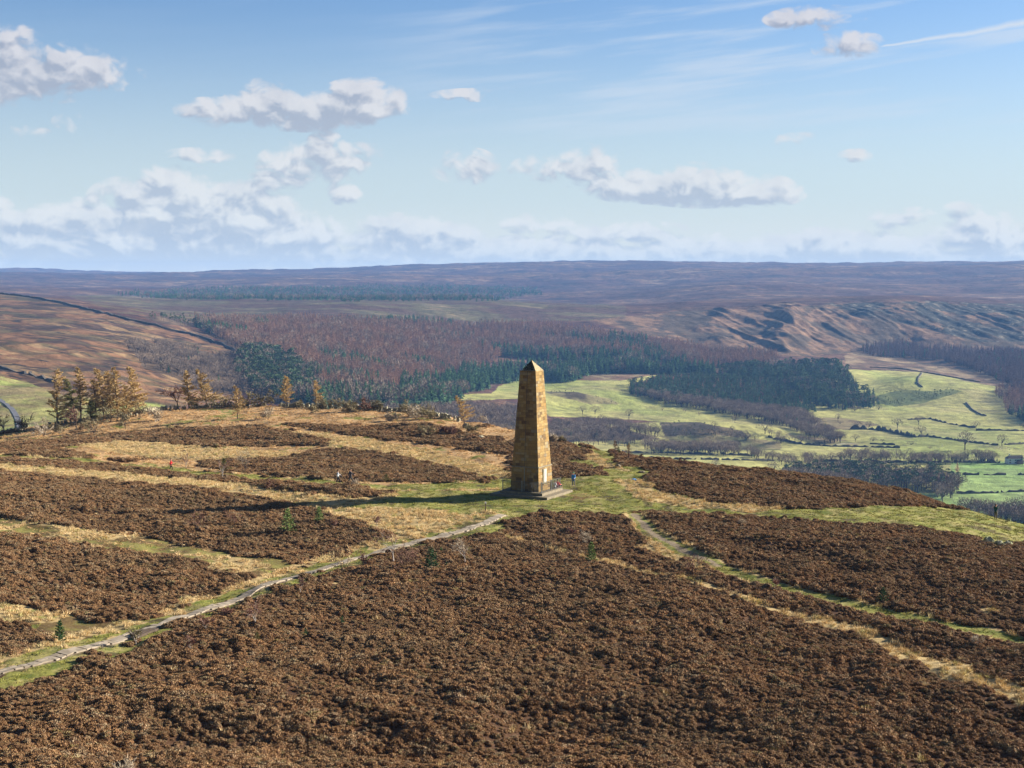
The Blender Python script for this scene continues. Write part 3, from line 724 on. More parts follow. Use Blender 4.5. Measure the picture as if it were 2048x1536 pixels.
def near_alb(X, Y, Z):
    C = near_cover(X, Y, Z); A = NEAR_ALB[C].copy()
    lawn = C == LAWN
    v = sstep(.46, .64, fbm(X / 1.6, Y / 1.6, 4, 300)); A[lawn] = (A * (1 - .75 * v[:, None]) + np.array([.26, .225, .095]) * .75 * v[:, None])[lawn]
    v = sstep(.55, .68, fbm(X / 1.1 + 9, Y / 1.1, 3, 310)); A[lawn] = (A * (1 - .8 * v[:, None]) + np.array([.085, .11, .025]) * .8 * v[:, None])[lawn]
    v = sstep(.64, .72, fbm(X / 1.9 + 5, Y / 1.9, 3, 330)); A[lawn] = (A * (1 - .8 * v[:, None]) + np.array([.06, .045, .03]) * .8 * v[:, None])[lawn]
    ms = C == MOSS; v = sstep(.45, .62, fbm(X / 2.5, Y / 2.5, 4, 320)); A[ms] = (A * (1 - v[:, None]) + np.array([.17, .155, .05]) * v[:, None])[ms]
    return A
grid_obj('ground', np.linspace(-.80, .80, 1350), np.geomspace(28, 452, 1000), near_alb, M['near'])
grid_obj('hills', np.linspace(-.62, .62, 1600), np.concatenate([np.geomspace(450, 1000, 60)[:-1], np.geomspace(1000, 3800, 820)[:-1], np.geomspace(3800, 10400, 240)]), lambda X, Y, Z: far_albedo(X, Y, Z), M['far'])

# ---------------------------------------------------------------- uncountable cover, set out as instances of one object
def scatter(name, pts, scl, rot, protos, label, cat, tilt=None):
    n = len(pts)
    me = bpy.data.meshes.new(name); me.vertices.add(n); me.vertices.foreach_set('co', np.asarray(pts, np.float32).ravel())
    a = me.attributes.new('sc', 'FLOAT_VECTOR', 'POINT'); a.data.foreach_set('vector', np.asarray(scl, np.float32).ravel())
    a = me.attributes.new('ro', 'FLOAT_VECTOR', 'POINT'); a.data.foreach_set('vector', np.asarray(rot, np.float32).ravel())
    a = me.attributes.new('vi', 'INT', 'POINT'); a.data.foreach_set('value', _rs.randint(0, len(protos), n).astype(np.int32))
    o = bpy.data.objects.new(name, me); col.objects.link(o)
    g = bpy.data.node_groups.new(name + '_scatter', 'GeometryNodeTree')
    g.interface.new_socket('Geometry', in_out='INPUT', socket_type='NodeSocketGeometry'); g.interface.new_socket('Geometry', in_out='OUTPUT', socket_type='NodeSocketGeometry')
    gi = g.nodes.new('NodeGroupInput'); go = g.nodes.new('NodeGroupOutput'); ip = g.nodes.new('GeometryNodeInstanceOnPoints')
    jn = g.nodes.new('GeometryNodeJoinGeometry')
    for p in protos:
        oi = g.nodes.new('GeometryNodeObjectInfo'); oi.inputs['Object'].default_value = p; oi.inputs['As Instance'].default_value = False
        gi2 = g.nodes.new('GeometryNodeGeometryToInstance'); g.links.new(oi.outputs['Geometry'], gi2.inputs[0]); g.links.new(gi2.outputs[0], jn.inputs[0])
    def attr(nm, ty):
        a = g.nodes.new('GeometryNodeInputNamedAttribute'); a.data_type = ty; a.inputs['Name'].default_value = nm; return a.outputs['Attribute']
    g.links.new(gi.outputs[0], ip.inputs['Points']); g.links.new(jn.outputs[0], ip.inputs['Instance'])
    ip.inputs['Pick Instance'].default_value = True
    g.links.new(attr('vi', 'INT'), ip.inputs['Instance Index']); g.links.new(attr('ro', 'FLOAT_VECTOR'), ip.inputs['Rotation']); g.links.new(attr('sc', 'FLOAT_VECTOR'), ip.inputs['Scale'])
    g.links.new(ip.outputs[0], go.inputs[0])
    md = o.modifiers.new('scatter', 'NODES'); md.node_group = g
    tag(o, label, cat, kind='stuff'); return o

def heather_proto(seed):
    r = random.Random(seed); b = MB(); global rnd; rnd = r
    lobes = [(0, 0, 1.0)] + [(r.uniform(-.32, .32), r.uniform(-.32, .32), r.uniform(.45, .8)) for _ in range(3)]
    for lx, ly, k in lobes:
        b.ellipsoid((lx, ly, .05), (.40 * k, .40 * k, .36 * k), 9, 6, 1, .18)
    for _ in range(620):
        lx, ly, k = r.choice(lobes)
        th = r.uniform(0, 2 * math.pi); cz = r.uniform(.0, 1) ** .75; sz = math.sqrt(1 - cz * cz)
        nrm = Vector((sz * math.cos(th), sz * math.sin(th), cz))
        bump = 1 + .10 * math.sin(th * 5 + seed) * sz + .06 * math.sin(cz * 11 + th * 3)
        p = Vector((lx, ly, .04)) + Vector((nrm.x * .42 * k, nrm.y * .42 * k, nrm.z * .39 * k)) * bump * r.uniform(.88, 1.03)
        d = nrm * .45 + Vector((0, 0, .55)) + Vector((r.gauss(0, .5), r.gauss(0, .5), r.gauss(0, .3)))
        d.normalize()
        sd_ = d.cross(nrm + Vector((r.gauss(0, .25), r.gauss(0, .25), r.gauss(0, .25))))
        if sd_.length < .05: continue
        b.blade(p, d, r.uniform(.042, .07), r.uniform(.055, .11), 0, sd_)
    return b.obj('heather_clump', [M['heather'], M['heather_core']], link=False)
def grass_proto(seed, n, hgt, wid, spread, lean, mat, rad=.22):
    r = random.Random(seed); b = MB(); global rnd; rnd = r
    for _ in range(n):
        a = r.uniform(0, 6.283); q = rad * math.sqrt(r.random()); p = Vector((q * math.cos(a), q * math.sin(a), -.02))
        d = Vector((math.cos(a) * lean * r.random() + r.gauss(0, spread), math.sin(a) * lean * r.random() + r.gauss(0, spread), 1))
        b.blade(p, d, wid * r.uniform(.7, 1.3), hgt * r.uniform(.5, 1.1), 0)
    return b.obj('tuft', [mat], link=False)
P_HEATH = [heather_proto(i) for i in range(6)]
P_STRAW = [grass_proto(20 + i, 60, .40, .035, .45, .8, M['straw'], .24) for i in range(4)]
P_BRACK = [grass_proto(30 + i, 55, .30, .05, .9, .9, M['bracken'], .34) for i in range(4)]
P_GRASS = [grass_proto(40 + i, 50, .13, .035, .5, .6, M['grass'], .30) for i in range(4)]

def scatter_near(seed, dens, Y0, Y1, want, jitter=None, smax=.62):
    rs = np.random.RandomState(seed)
    N = int(dens * smax * (Y1 * Y1 - Y0 * Y0))
    Y = np.sqrt(rs.rand(N) * (Y1 * Y1 - Y0 * Y0) + Y0 * Y0); s = rs.uniform(-smax, smax, N)
    X = s * Y
    k = Y < crestY(s) + 6; X, Y = X[k], Y[k]
    Z = ground_z(X, Y); C = near_cover(X, Y, Z)
    k = np.isin(C, want)
    # keep plants off paths and the monument's platform
    k &= (np.hypot(X - MON[0], Y - MON[1]) > 4.6)
    return X[k], Y[k], Z[k], C[k], rs
def rots(rs, n, tilt=.12): return np.c_[rs.normal(0, tilt, n), rs.normal(0, tilt, n), rs.uniform(0, 6.283, n)]
def place_cover():
    X, Y, Z, C, rs = scatter_near(1, 11.0, 50, 330, [HEATH])
    dp = dist_poly(X, Y, _path); k = dp > .95; X, Y, Z = X[k], Y[k], Z[k]
    n = len(X); hgt = .74 + .80 * sstep(.25, .75, fbm(X / 2.6, Y / 2.6, 3, 400))
    s = (rs.uniform(.55, 1.2, n) * hgt * .60)[:, None] * np.c_[np.ones(n), np.ones(n), rs.uniform(.60, 1.10, n)]
    s *= (1 + .30 * sstep(130, 280, Y))[:, None]
    scatter('heather', np.c_[X, Y, Z - .03], s, rots(rs, n), P_HEATH, 'dark brown winter heather covering the hilltop in bushy clumps', 'heather')
    X, Y, Z, C, rs = scatter_near(2, 5.0, 58, 330, [STRAW, HEATH]); n = len(X)
    k = (dist_poly(X, Y, _path) > .9) & ((C == STRAW) | (rs.rand(n) < .012)); X, Y, Z, C = X[k], Y[k], Z[k], C[k]; n = len(X)
    k = rs.rand(n) < (C == HEATH) * 1.0 + .35 + 1.1 * sstep(.38, .62, fbm(X / 1.8, Y / 1.8, 3, 410)); X, Y, Z = X[k], Y[k], Z[k]; n = len(X)
    s = rs.uniform(.5, 1.15, n)[:, None] * np.c_[np.ones(n), np.ones(n), rs.uniform(.5, 1.2, n)]
    scatter('moor_grass', np.c_[X, Y, Z], s, rots(rs, n, .25), P_STRAW, 'straw coloured dead moor grass in pale tufts between the heather', 'moor grass')
    X, Y, Z, C, rs = scatter_near(3, 1.0, 120, 330, [BRACK, MOSS]); n = len(X)
    s = rs.uniform(.6, 1.3, n)[:, None] * np.c_[np.ones(n), np.ones(n), rs.uniform(.4, 1.0, n)]
    s[:, 2] *= np.where(Y < 170, .4, 1.0)
    scatter('bracken', np.c_[X, Y, Z], s, rots(rs, n, .25), P_BRACK, 'orange brown dead bracken spread over the upper slope below the wall', 'bracken')
    X, Y, Z, C, rs = scatter_near(4, 3.2, 58, 300, [LAWN]); n = len(X)
    k = (dist_poly(X, Y, _path) > .75); X, Y, Z = X[k], Y[k], Z[k]; n = len(X)
    s = rs.uniform(.5, 1.3, n)[:, None] * np.c_[np.ones(n), np.ones(n), rs.uniform(.4, 1.1, n)]
    scatter('short_grass', np.c_[X, Y, Z], s, rots(rs, n, .2), P_GRASS, 'short green grass around the obelisk and beside the paths', 'grass')
place_cover()
# ---------------------------------------------------------------- small distant trees (one mesh each)
def far_conifer(seed, mat, h=1.0, w=.17, dens=120, larch=False):
    r = random.Random(seed); b = MB(); global rnd; rnd = r
    b.tube([(0, 0, 0), (0, 0, h * .55), (0, 0, h * .98)], [.018, .011, .002], 4, 1, False)
    z0 = .10 if not larch else .16
    for i in range(dens):
        t = (i + r.random()) / dens; t = t ** .85
        z = z0 + (1 - z0) * t; rad = w * (1 - t) ** .8 * r.uniform(.55, 1.15) + .006; a = r.uniform(0, 6.283)
        d = Vector((math.cos(a), math.sin(a), (-.35 if not larch else .25) + r.gauss(0, .12)))
        b.blade((0, 0, z), d, (.075 if not larch else .030) * (1.15 - t * .7), rad * 1.25, 0, Vector((-math.sin(a), math.cos(a), r.gauss(0, .5))))
        if not larch and i % 2 == 0:
            b.blade((d.x * rad * .5, d.y * rad * .5, z + .01), Vector((d.x, d.y, -.9)), .05 * (1.2 - t), rad * .7, 0)
        if larch:
            p = Vector((0, 0, z)) + d.normalized() * rad * r.uniform(.4, .9)
            b.blade(p, Vector((r.gauss(0, .5), r.gauss(0, .5), 1)), .022, .055 * (1.3 - t), 0)
    return b.obj('conifer_tree', [mat, M['bark']], link=False)
def far_bare(seed, mat, w=.42, n=330, trunk=.28, lo=.22):
    r = random.Random(seed); b = MB(); global rnd; rnd = r
    b.tube([(0, 0, -.02), (r.uniform(-.02, .02), 0, trunk), (r.uniform(-.05, .05), r.uniform(-.05, .05), .6)], [.030, .022, .008], 5, 1, False)
    for _ in range(9):
        a = r.uniform(0, 6.283); q = r.uniform(.4, .9)
        b.tube([(0, 0, trunk * r.uniform(.8, 1.2)), (math.cos(a) * w * q * .6, math.sin(a) * w * q * .6, r.uniform(.5, .68)), (math.cos(a) * w * q, math.sin(a) * w * q, r.uniform(.6, .85))], [.014, .009, .002], 3, 1, False)
    for _ in range(n):
        th = r.uniform(0, 6.283); cz = r.uniform(-.55, 1); sz = math.sqrt(max(0, 1 - cz * cz)); k = r.random() ** .28
        lump = 1 + .18 * math.sin(th * 3 + seed) + .12 * math.sin(th * 7 + cz * 5 + seed * 2)
        p = Vector((sz * math.cos(th) * w * k * lump, sz * math.sin(th) * w * k * lump, (1 + lo) / 2 + cz * (1 - lo) / 2 * k * (.9 + .1 * lump)))
        d = Vector((p.x, p.y, (p.z - .35) * 1.2)) + Vector((r.gauss(0, .15), r.gauss(0, .15), r.gauss(0, .15)))
        b.blade(p, d, .022, r.uniform(.06, .13), 0)
    return b.obj('bare_tree', [mat, M['bark']], link=False)
def far_pine(seed, mat, w=.22, n=170):
    r = random.Random(seed); b = MB(); global rnd; rnd = r
    b.tube([(0, 0, 0), (r.uniform(-.02, .02), 0, .5), (0, 0, .93)], [.020, .013, .004], 4, 1, False)
    cl = [(r.uniform(-.5, .5) * w, r.uniform(-.5, .5) * w, r.uniform(.55, .93), r.uniform(.5, .9)) for _ in range(6)] + [(0, 0, .93, .5)]
    for _ in range(n):
        cx, cy, cz, k = r.choice(cl)
        th = r.uniform(0, 6.283); c = r.uniform(-.5, 1); s = math.sqrt(1 - c * c)
        p = Vector((cx + s * math.cos(th) * w * .55 * k, cy + s * math.sin(th) * w * .55 * k, cz + c * .10 * k))
        b.blade(p, Vector((p.x - cx, p.y - cy, .04)) + Vector((r.gauss(0, .03), r.gauss(0, .03), r.gauss(0, .03))), .06, .07, 0)
    return b.obj('pine_tree', [mat, M['bark']], link=False)
PF = {
 'spruce': [far_conifer(50 + i, M['spruce'], w=.20 + .02 * i, dens=160) for i in range(4)],
 'larch': [far_conifer(60 + i, M['larchfar'], w=.20 + .02 * i, dens=120, larch=True) for i in range(4)],
 'larchpurple': [far_conifer(70 + i, M['larchpur'], w=.19 + .02 * i, dens=120, larch=True) for i in range(4)],
 'pine': [far_pine(80 + i, M['pineg'], w=.24) for i in range(4)],
 'bare': [far_bare(90 + i, M['barefar'], w=.36 + .05 * i) for i in range(5)],
}
def put_forests():
    BIG = {}  # kind -> list of (size, x, y, z, h, label index)
    lab = []
    for fi, (kind, poly, gap, (h0, h1)) in enumerate(FORESTS):
        rs = np.random.RandomState(500 + fi)
        P = np.array(poly, float)
        # world box of the wood: hit its outline
        X, Y, Z = hit_many(P[:, 0], P[:, 1], 340)
        x0, x1, y0, y1 = X.min() - 30, X.max() + 30, Y.min() * .94, Y.max() * 1.06
        N = int((x1 - x0) * (y1 - y0) / gap ** 2 * 1.15)
        X = rs.uniform(x0, x1, N); Y = rs.uniform(y0, y1, N)
        if kind in ('mixplant', 'farspruce', 'spruce', 'larch'):
            # planted in jittered rows
            nx = int((x1 - x0) / gap); ny = int((y1 - y0) / gap); gx, gy = np.meshgrid(np.arange(nx) * gap + x0, np.arange(ny) * gap + y0)
            X = gx.ravel() + rs.normal(0, gap * .28, nx * ny); Y = gy.ravel() + rs.normal(0, gap * .28, nx * ny)
        Z = ground_z(X, Y); px, py = proj(X, Y, Z)
        wob = (fbm(X / 40, Y / 40, 2, 600) - .5)
        k = inpoly(px + wob * 40, py + wob * 12, P) & (px > -160) & (px < 2210); X, Y, Z, px, py = X[k], Y[k], Z[k], px[k], py[k]
        if kind == 'scrub':
            k = fbm(X / 18, Y / 18, 2, 611) > .42; X, Y, Z, px, py = X[k], Y[k], Z[k], px[k], py[k]
        h = rs.uniform(h0, h1, len(X)) * (.85 + .3 * fbm(X / 60, Y / 60, 2, 620))
        # drop the trees whose tops no sight line reaches
        tx, ty = proj(X, Y, Z + h); vis = np.ones(len(X), bool)
        for fr in (.3, .5, .7, .85, .95):
            xs, ys = X * fr, Y * fr; line = CAM_H + (Z + h - CAM_H) * fr
            vis &= ground_z(xs, ys) < line + .5
        X, Y, Z, h, px, py = [a[vis] for a in (X, Y, Z, h, px, py)]
        n = len(X); u = rs.rand(n); drift = fbm(X / 110, Y / 110, 3, 630 + fi)
        kk = np.full(n, 'spruce', dtype=object)
        if kind == 'larch':
            kk[:] = 'larch'; kk[(drift > .60) & (u < .75)] = 'spruce'; kk[(u > .93)] = 'bare'
        elif kind == 'larchpurple': kk[:] = 'larchpurple'; kk[u > .965] = 'spruce'
        elif kind == 'spruce': kk[u > .97] = 'bare'; kk[(py > 790) & (u > .8)] = 'bare'
        elif kind == 'mixplant': kk[:] = 'pine'; kk[u < .45] = 'spruce'; kk[u > .94] = 'larch'
        elif kind in ('pine',): kk[:] = 'pine'; kk[u < .2] = 'bare'
        elif kind == 'pinetall': kk[u < .5] = 'pine'; kk[u > .95] = 'bare'
        elif kind == 'farspruce': kk[u > .8] = 'bare'
        elif kind == 'bare': kk[:] = 'bare'; kk[u > .975] = 'spruce'
        elif kind == 'scrub': kk[:] = 'pine'
        elif kind == 'mixwood': kk[:] = 'pine'; kk[(u > .66) | (drift > .6)] = 'bare'; kk[(u < .06)] = 'larch'
        for i in range(n):
            BIG.setdefault(kk[i], []).append((h[i] / Y[i], X[i], Y[i], Z[i], h[i], fi))
        lab.append(kind)
    names = {'spruce': ('spruce_tree', 'conifer'), 'larch': ('larch_tree', 'larch'), 'larchpurple': ('leafless_tree', 'leafless tree'), 'pine': ('pine_tree', 'pine'), 'bare': ('broadleaf_tree', 'broadleaf tree')}
    what = {'spruce': 'dark green spruce tree', 'larch': 'pinkish brown bare larch tree', 'larchpurple': 'purple grey leafless tree', 'pine': 'dark bushy topped pine tree', 'bare': 'grey brown leafless broadleaf tree'}
    stuffname = {'spruce': ('spruce_forest', 'far dark green spruce trees massed in belts across the hillside'), 'larch': ('larch_forest', 'far pinkish brown larch plantation covering the hillside above the dark spruce belt'),
                 'larchpurple': ('leafless_wood', 'far purple leafless wood below the crags on the right'), 'pine': ('pine_wood', 'far green pine trees massed in the valley plantation'), 'bare': ('broadleaf_wood', 'far grey leafless woodland filling hollows and margins of the valley')}
    where = {0: 'in the larch forest on the middle hillside', 1: 'in the belt of dark spruces behind the obelisk', 2: 'in the dark wood left of the larch forest', 3: 'in the oblong plantation among the green fields',
             4: 'in the strip along the foot of the plantation', 5: 'in the tall dark wood right of the plantation', 6: 'in the purple wood below the crags', 7: 'in the light brown wood at the right edge of the hill fields',
             8: 'in the far plantation below the skyline moor', 9: 'in the small dark patch above the larch forest', 10: 'in the grey wood just right of the obelisk', 11: 'in the grey wood just left of the obelisk',
             12: 'scattered on the bracken slope at left', 13: 'in the mixed wood beyond the heather crest at right', 14: 'in the row crossing the valley behind the heather crest', 15: 'in the tree line above the mixed wood',
             16: 'in the tree line before the white farmhouse', 17: 'in the scrubby bank below the valley fields', 18: 'on the gorse knoll in the hill field', 19: 'on the dark bank crossing the green field', 20: 'on the dark hollow bank in mid valley', 21: 'at the right end of the mixed wood',
             22: 'in the valley wood behind the person in green', 23: 'on the brown moor edge at left'}
    for kind, L in BIG.items():
        L.sort(key=lambda t: -t[0]); nm, cat = names[kind]; protos = PF[kind]
        top, rest = L[:300], L[300:]
        for i, (_, x, y, z, h, fi) in enumerate(top):
            p = protos[i % len(protos)]; o = bpy.data.objects.new(nm, p.data); col.objects.link(o)
            o.location = (x, y, z - .2); s = h * rnd.uniform(.92, 1.08); o.scale = (s * rnd.uniform(.95, 1.35), s * rnd.uniform(.95, 1.35), s); o.rotation_euler = (0, 0, rnd.uniform(0, 6.28))
            w = what[kind]
            if FORESTS[fi][0] == 'scrub': w = 'low dark gorse bush'; o.name = 'gorse_bush'
            tag(o, w + ' ' + where[fi], cat, w + 's ' + where[fi])
        if rest:
            A = np.array([t[1:5] for t in rest]); n = len(A); rs = np.random.RandomState(77)
            s = A[:, 3:4] * np.c_[rs.uniform(.95, 1.4, n), rs.uniform(.95, 1.4, n), np.ones(n)]
            scatter(stuffname[kind][0], np.c_[A[:, 0], A[:, 1], A[:, 2] - .2], s, np.c_[np.zeros(n), np.zeros(n), rs.uniform(0, 6.28, n)], protos, stuffname[kind][1], stuffname[kind][0].replace('_', ' '))
        print('trees', kind, len(L))
put_forests()

# ---------------------------------------------------------------- near trees, each with trunk and crown
def limb(b, twigs, p, d, L, rad, r, depth, wind=Vector((0, 0, 0)), spread=.5, tw=(.03, .5), ntw=6, mi=0):
    pts = [Vector(p)]; rr = [rad]; n = 4; d = Vector(d).normalized()
    for i in range(n):
        d = (d + Vector((r.gauss(0, .14), r.gauss(0, .14), r.gauss(0, .10))) + wind * .25).normalized()
        pts.append(pts[-1] + d * L / n); rr.append(max(rad * (1 - (i + 1) / n * .72), .004))
    b.tube(pts, rr, 4 if depth > 1 else 3, mi, False)
    if depth <= 0:
        for _ in range(ntw):
            k = r.randint(1, n); q = (d + Vector((r.gauss(0, spread), r.gauss(0, spread), r.gauss(0, spread))) + wind * .4)
            twigs.blade(pts[k], q, tw[0] * r.uniform(.7, 1.2), tw[1] * r.uniform(.5, 1.2), 0)
        return
    for j in range(r.randint(3, 4) if depth > 1 else 4):
        k = r.randint(1, n); q = (d * .8 + Vector((r.gauss(0, spread), r.gauss(0, spread), r.gauss(0, spread * .6))) + wind * .35)
        limb(b, twigs, pts[k], q, L * r.uniform(.45, .7), rr[k] * .65, r, depth - 1, wind, spread, tw, ntw, mi)
def bush(name, seed, h, w, mat, label, cat, loc, wind=(0, 0, 0), stems=6, trunk=False, tw=(.035, .4), ntw=8, bark=None, group=None, depth=2, spread=.5):
    r = random.Random(seed); root = empty(name, loc); b = MB(); t = MB(); global rnd; rnd = r
    wind = Vector(wind)
    if trunk:
        th = h * .28; b.tube([(0, 0, -.1), (wind.x * .05 * h, 0, th * .6), (wind.x * .12 * h, 0, th)], [h * .028, h * .022, h * .018], 6, 0, False); base = Vector((wind.x * .12 * h, 0, th))
    else: base = Vector((0, 0, 0))
    for i in range(stems):
        a = 6.283 * i / stems + r.uniform(-.4, .4); lean = r.uniform(.25, .75) * w
        d = Vector((math.cos(a) * lean, math.sin(a) * lean, 1)) + wind * .6
        limb(b, t, base + Vector((math.cos(a) * .06, math.sin(a) * .06, -.05)), d, (h - base.z) * r.uniform(.5, .68), h * .012, r, depth, wind, spread, tw, ntw)
    b.obj('trunk', bark or M['bark'], root); t.obj('crown', mat, root)
    tag(root, label, cat, group); return root
def near_larch(seed, h, w, label, loc, bend=0.0, wind=.3, mat=None, name='larch_tree', cat='tree', group=None, start=.14, pine=False, double=False):
    r = random.Random(seed); root = empty(name, loc); b = MB(); t = MB(); global rnd; rnd = r
    def tp(z): u = z / h; return Vector((bend * h * u * u, .02 * h * math.sin(u * 3 + seed), z))
    zs = np.linspace(-.15, h, 9); b.tube([tp(z) for z in zs], [h * .017 * (1 - .93 * max(z, 0) / h) + .01 for z in zs], 6, 0, False)
    tk = min(1.0, max(.22, h / 9))
    nb = int(70 if not pine else 46)
    for i in range(nb):
        u = start + (1 - start) * ((i + r.random()) / nb); z = h * u; a = r.uniform(0, 6.283)
        L = 1.45 * w * (1 - u) ** .75 * r.uniform(.55, 1.1) + .25 * tk
        if pine: L = w * r.uniform(.4, 1.0) * math.sin(max(.15, min(1, (1 - u) * 2.2)) * 1.57)
        L *= 1 + wind * math.cos(a) * 1.0
        d = Vector((math.cos(a) + wind * .5, math.sin(a), r.gauss(.02, .14) + .15 * u)).normalized(); p = tp(z)
        pts = [p]; n = 4
        for k in range(n):
            d = (d + Vector((0, 0, .06)) + Vector((r.gauss(0, .08), r.gauss(0, .08), r.gauss(0, .06)))).normalized(); pts.append(pts[-1] + d * L / n)
        b.tube(pts, [(.045 * h / 10 + .02) * tk, .035 * tk, .028 * tk, .02 * tk, .01 * tk], 3, 0, False)
        m = int((58 if not pine else 22) * max(L, .8) / 1.3)
        for _ in range(m):
            k = r.uniform(.3, n - .01); k0 = int(k); q = pts[k0].lerp(pts[k0 + 1], k - k0)
            if pine:
                for _ in range(5):
                    t.blade(q + Vector((r.gauss(0, .12), r.gauss(0, .12), r.gauss(0, .06))), Vector((r.gauss(0, .7), r.gauss(0, .7), r.gauss(.4, .5))), .07, .28, 0)
            else:
                t.blade(q, d * .6 + Vector((r.gauss(0, .55), r.gauss(0, .55), r.gauss(.05, .45))), .095 * tk, r.uniform(.25, .70) * tk, 0)
    b.obj('trunk', M['bark'], root); t.obj('crown', mat or M['larch'], root)
    tag(root, label, cat, group); return root
def near_spruce(seed, h, w, label, loc, group=None, mat=None, name='spruce_sapling'):
    r = random.Random(seed); root = empty(name, loc); b = MB(); t = MB(); global rnd; rnd = r
    b.tube([(0, 0, -.05), (r.uniform(-.03, .03) * h, 0, h * .5), (0, 0, h * .97)], [h * .02, h * .013, .004], 6, 0, False)
    nb = 46
    for i in range(nb):
        u = (i + r.random()) / nb; z = h * (.04 + .93 * u); a = i * 2.4 + r.uniform(-.3, .3); L = w * (1 - u) ** .7 * r.uniform(.7, 1.1) + .04 * h
        d = Vector((math.cos(a), math.sin(a), .18 + .45 * u)).normalized(); p = Vector((0, 0, z)); e = p + d * L
        b.tube([p, e], [.008 * h, .003], 3, 0, False)
        m = max(14, int(60 * L / w))
        for _ in range(m):
            k = r.uniform(.15, 1); q = p.lerp(e, k)
            t.blade(q, d * .7 + Vector((r.gauss(0, .6), r.gauss(0, .6), r.gauss(.15, .4))), .030 * h, .085 * h * r.uniform(.6, 1.2), 0)
    b.obj('trunk', M['bark'], root); t.obj('crown', mat or M['sapling'], root)
    tag(root, label, 'tree', group); return root
# ---------------------------------------------------------------- monument
def near_at(px, py):
    x, y, z = hit(px, py, 60, 420)
    s = (px - 1024) / F
    yc = float(crestY(s))
    if y > yc + 6: y = yc + 1.0; x = s * y * 1.003; z = gz(x, y)
    return x, y, z
def stone_mat():
    m, t, b = new_mat('ashlar_stone')
    uv = t.new('ShaderNodeUVMap'); uv.uv_map = 'UVMap'
    s = t.sep(uv.outputs[0]); hh = .335
    vv = t.math('ADD', s[1], t.math('MULTIPLY', t.noise(t.comb(0, t.math('MULTIPLY', s[1], .9), 0), 1.0, 1), .35))
    row = t.math('FLOOR', t.math('DIVIDE', vv, hh))
    wn = t.new('ShaderNodeTexWhiteNoise', noise_dimensions='1D'); t.l.new(row, wn.inputs['W'])
    wd = t.math('MULTIPLY_ADD', wn.outputs[0], .35, .42)
    uu = t.math('DIVIDE', t.math('ADD', s[0], t.math('MULTIPLY', wn.outputs[0], 7.7)), wd)
    colm = t.math('FLOOR', uu)
    w2 = t.new('ShaderNodeTexWhiteNoise', noise_dimensions='2D'); t.l.new(t.comb(colm, row, 0), w2.inputs['Vector'])
    c = t.ramp(w2.outputs[0], [(0, (.11, .068, .030)), (.08, (.165, .105, .042)), (.22, (.22, .145, .055)), (.5, (.255, .160, .052)), (.68, (.275, .190, .070)), (.84, (.30, .225, .10)), (.94, (.22, .185, .12)), (1, (.25, .15, .050))])
    fu = t.math('FRACT', uu); fv = t.math('FRACT', t.math('DIVIDE', vv, hh))
    eu = t.math('MINIMUM', fu, t.math('SUBTRACT', 1, fu)); ev = t.math('MINIMUM', fv, t.math('SUBTRACT', 1, fv))
    j = t.math('MAXIMUM', t.mapr(eu, .0, .035, 1, 0), t.mapr(ev, .0, .055, 1, 0))
    c = t.mix(t.math('MULTIPLY', j, .55), c, (.14, .10, .06))
    tc = t.new('ShaderNodeTexCoord')
    n = t.noise(tc.outputs['Object'], 5.5, 8, .7); c = t.vmath('SCALE', c, scale=t.math('MULTIPLY_ADD', n, 1.1, .45))
    # weather stains with their own streaky shape
    n2 = t.noise(t.vmath('MULTIPLY', tc.outputs['Object'], (1.4, 1.4, .16)), 1.0, 4, .6)
    c = t.mix(t.mapr(n2, .54, .72, 0, .6), c, (.10, .075, .05))
    t.l.new(c, b.inputs['Base Color']); b.inputs['Roughness'].default_value = .9
    bp = t.new('ShaderNodeBump'); bp.inputs['Strength'].default_value = .7; bp.inputs['Distance'].default_value = .05
    hgt = t.math('SUBTRACT', t.math('ADD', n, t.math('MULTIPLY', w2.outputs[0], .5)), j)
    t.l.new(hgt, bp.inputs['Height']); t.l.new(bp.outputs[0], b.inputs['Normal'])
    return m
M['ashlar'] = stone_mat()
def frustum(name, s0, s1, z0, z1, mat, parent, nz=1):
    h0, h1 = s0 / 2, s1 / 2
    V = [(-h0, -h0, z0), (h0, -h0, z0), (h0, h0, z0), (-h0, h0, z0), (-h1, -h1, z1), (h1, -h1, z1), (h1, h1, z1), (-h1, h1, z1)]
    Fc = [(0, 1, 5, 4), (1, 2, 6, 5), (2, 3, 7, 6), (3, 0, 4, 7), (4, 5, 6, 7), (3, 2, 1, 0)]
    me = bpy.data.meshes.new(name); me.from_pydata(V, [], Fc); uv = me.uv_layers.new(name='UVMap')
    for pi, p in enumerate(me.polygons):
        for li, vi in zip(p.loop_indices, p.vertices):
            v = V[vi]
            if pi in (0, 2): uv.data[li].uv = (v[0] + 5 * pi, v[2])
            elif pi in (1, 3): uv.data[li].uv = (v[1] + 5 * pi + 3, v[2])
            else: uv.data[li].uv = (v[0], v[1])
    me.materials.append(mat); o = bpy.data.objects.new(name, me); col.objects.link(o); o.parent = parent; return o
ROT = -R(27.4)
mon = empty('obelisk', (MON[0], MON[1], -0.42), ROT)
tag(mon, 'tall tapering sandstone obelisk with a pointed top standing on a stepped platform', 'monument')
ZP = .60
MB().box((0, 0, .05), (7.5, 7.0, .50)).obj('paving_slab', M['stone'], mon)
MB().box((0, 0, ZP - .155), (5.54, 5.54, .31)).obj('step', M['stone'], mon)
frustum('plinth', 3.72, 3.52, ZP, ZP + 2.78, M['ashlar'], mon)
frustum('string_course', 3.66, 3.62, ZP + 2.78, ZP + 2.92, M['stone'], mon)
frustum('shaft', 3.42, 2.06, ZP + 2.92, ZP + 14.15, M['ashlar'], mon)
